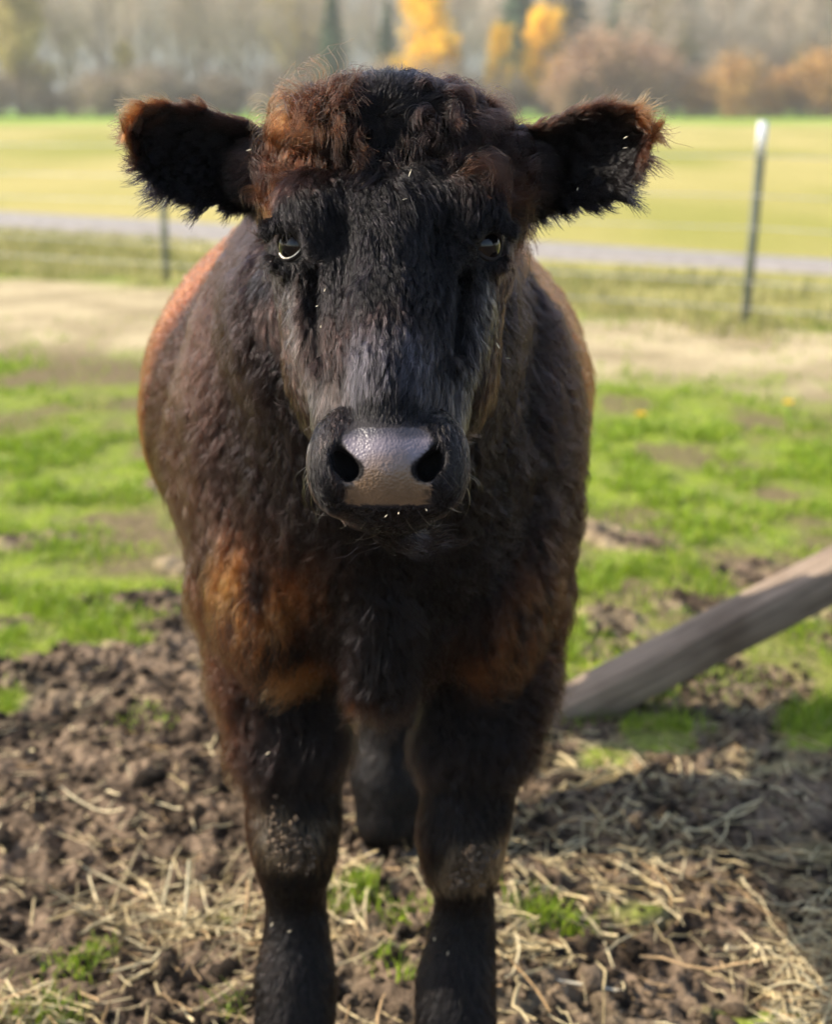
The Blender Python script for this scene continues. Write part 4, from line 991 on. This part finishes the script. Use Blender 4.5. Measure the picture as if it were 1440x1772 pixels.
def ringlets():
    """separate springy locks over the forehead and along the top of the head"""
    sel_ = np.nonzero((BV[:, 1] < 1.62) & (BV[:, 2] > 1.12) & (np.abs(BV[:, 0] - HX) < .13))[0]; kd_ = KDTree(len(sel_))
    for i_, k_ in enumerate(sel_): kd_.insert(BV[k_], i_)
    kd_.balance(); H, C0, C1 = [], [], []; k = 22; s = np.linspace(0, 1, k)
    spec = [(500, 195, -1.9, .045, .8), (520, 225, -1.8, .045, .9), (548, 205, -1.6, .05, .9), (575, 215, -1.5, .048, .8), (600, 205, -1.4, .052, .7), (625, 222, -1.3, .046, .8), (610, 245, -1.2, .038, .9), (640, 235, -1.1, .042, .5), (668, 240, -1.5, .040, .2), (700, 245, -1.7, .040, .3), (728, 235, -2.1, .042, .5), (745, 215, -2.0, .045, .4),
            (770, 200, -1.7, .050, .5), (795, 215, -1.5, .046, .4), (820, 225, -1.3, .045, .5), (845, 235, -1.2, .042, .3), (790, 245, -1.6, .034, .5), (535, 175, -2.2, .04, .6), (580, 170, -1.9, .045, .6), (480, 225, -1.9, .038, .7), (870, 245, -1.1, .036, .3),
            (565, 150, 2.3, .026, .3), (600, 140, 1.9, .022, .2), (760, 142, 1.0, .032, .3), (785, 150, .8, .026, .3), (815, 180, .6, .030, .4), (505, 180, 2.6, .026, .6), (845, 205, .3, .024, .3), (725, 140, 1.3, .020, .2)]
    spec = [(px + dx, py + dy, ang + da, L_ * f_, rs * g_) for (px, py, ang, L_, rs) in spec for dx, dy, da, f_, g_ in ((0, 0, 0, 1, 1), (rng.uniform(-16, 16), rng.uniform(-22, 6), rng.normal(0, .35), rng.uniform(.7, 1.05), rng.uniform(.2, 1)))]
    for (px, py, ang, L_, rs) in spec:
        if py > 185: py = py - 22 + 62 * math.exp(-((px - 668) / 75) ** 2); L_ *= .82; rs *= 1.1 if px < 630 else .45
        q, i_, _ = kd_.find(P(px, py, 1.44)); q = np.array(q); n_ = norm(q - HP(0, .09, -.10)); d = np.array([math.cos(ang), 0, math.sin(ang)]); d = norm(d - n_ * (d @ n_)); b = np.cross(n_, d)
        m = 46; ph = rng.uniform(0, 6.28); turns = L_ / rng.uniform(.026, .034); ar = rng.uniform(.0042, .0065); hand = rng.choice([-1, 1])
        a = ph + hand * s * turns * 6.283; rad_ = ar * np.minimum(s * 3, 1) * (1 - .25 * s)
        cen = q + np.outer(s * L_, d) + np.outer(.011 * np.sin(s * 2.4), n_) + np.outer(rad_ * (np.cos(a) - np.cos(ph)), b) + np.outer(rad_ * (np.sin(a) - np.sin(ph)), n_)
        cen[:, 2] -= .004 * s ** 2
        off = rng.normal(0, 1, (m, 3)) * .0026; spread = (.9 + .9 * s ** 2)[None, :, None] * np.where(s < .1, 1.6, 1)[None, :, None]
        pts = cen[None] + off[:, None] * spread + nvec((cen[None] + off[:, None] * 30).reshape(-1, 3), .02, 870).reshape(m, k, 3) * (.0026 * s)[None, :, None]
        H.append(pts); t_ = rng.random(m)[:, None]; C0.append(BLACK * (1 + 2 * t_)); C1.append((BLACK * 3) * (1 - rs) + (RUST * (1 - t_) + GINGER * t_) * rs * .45 * (t_ ** .7))
    H = np.concatenate(H); make_hair('curls', H, np.full(len(H), .00034) * rng.uniform(.6, 1.3, len(H)), .35, np.concatenate(C0), np.concatenate(C1), M['coat'])
def chaff():
    pts = []
    for (px, py, Y, L_, ang) in [(710, 299, 1.385, .007, 1.2), (862, 598, 1.33, .006, -1.1), (880, 620, 1.40, .005, -.2), (700, 345, 1.375, .004, .3), (668, 893, 1.185, .003, .8), (690, 888, 1.185, .0018, 1.3), (738, 882, 1.185, .002, 2), (562, 502, 1.33, .003, 1.2),
                                 (548, 530, 1.32, .002, .4), (555, 565, 1.30, .0025, 1.5), (430, 260, 1.46, .005, .2), (1083, 238, 1.455, .004, .5), (1082, 256, 1.455, .004, .1), (1000, 327, 1.47, .003, 1.2), (463, 1304, 1.66, .006, .6), (470, 1600, 1.67, .006, 1.1), (500, 1612, 1.665, .005, .3), (752, 1625, 1.67, .005, 1.5), (775, 1650, 1.665, .006, 1.3), (300, 640, 1.95, .02, 1.1), (312, 655, 1.95, .014, .3), (372, 673, 1.85, .006, .9)]:
        a = P(px, py, Y); d = np.array([math.cos(ang), .1, math.sin(ang)]) * L_ * .5; pts.append([a - d, a, a + d])
    for q in pts:
        v_, q_ = tubes(np.array([q]), np.array([[.0003, .0006, .0003]]) * rng.uniform(.7, 1.2)); under(link('straw_bit', npmesh('straw_bit', v_, q_, col=np.tile(np.array([.55, .48, .34]), (len(v_), 1))), M['straw']))
def lashes():
    P_ = []
    for sg, e in zip((-1, 1), EYES):
        n = 90; a = rng.uniform(-1, 1, n); r0 = e + np.stack([a * .019, -.004 + .012 * sg * a * -1 * 0 + 0 * a, .0145 - .006 * a * a + sg * -.002 * a], 1); r0[:, 1] += sg * a * .012 - .002
        d = norm(np.stack([sg * .65 + a * .5, -.6 + 0 * a, .05 + rng.normal(0, .15, n)], 1)); L = rng.uniform(.010, .019, n); s = np.linspace(0, 1, 6)
        pts = r0[:, None] + L[:, None, None] * (d[:, None] * s[None, :, None] + np.array([0, 0, -1.])[None, None] * (.5 * s - .7 * s * s)[None, :, None]); P_.append(pts)
    pts = np.concatenate(P_); c = np.tile(BLACK * .8, (len(pts), 1)); make_hair('eyelashes', pts, np.full(len(pts), .00028), .2, c, c, M['coat'])
if FUR:
    coat_head(200000); coat_poll(60000); coat_body(380000); coat_ear(EV1, EQ1, 42000, -1); coat_ear(EV2, EQ2, 42000, 1); whiskers(); lashes(); chaff(); ringlets()
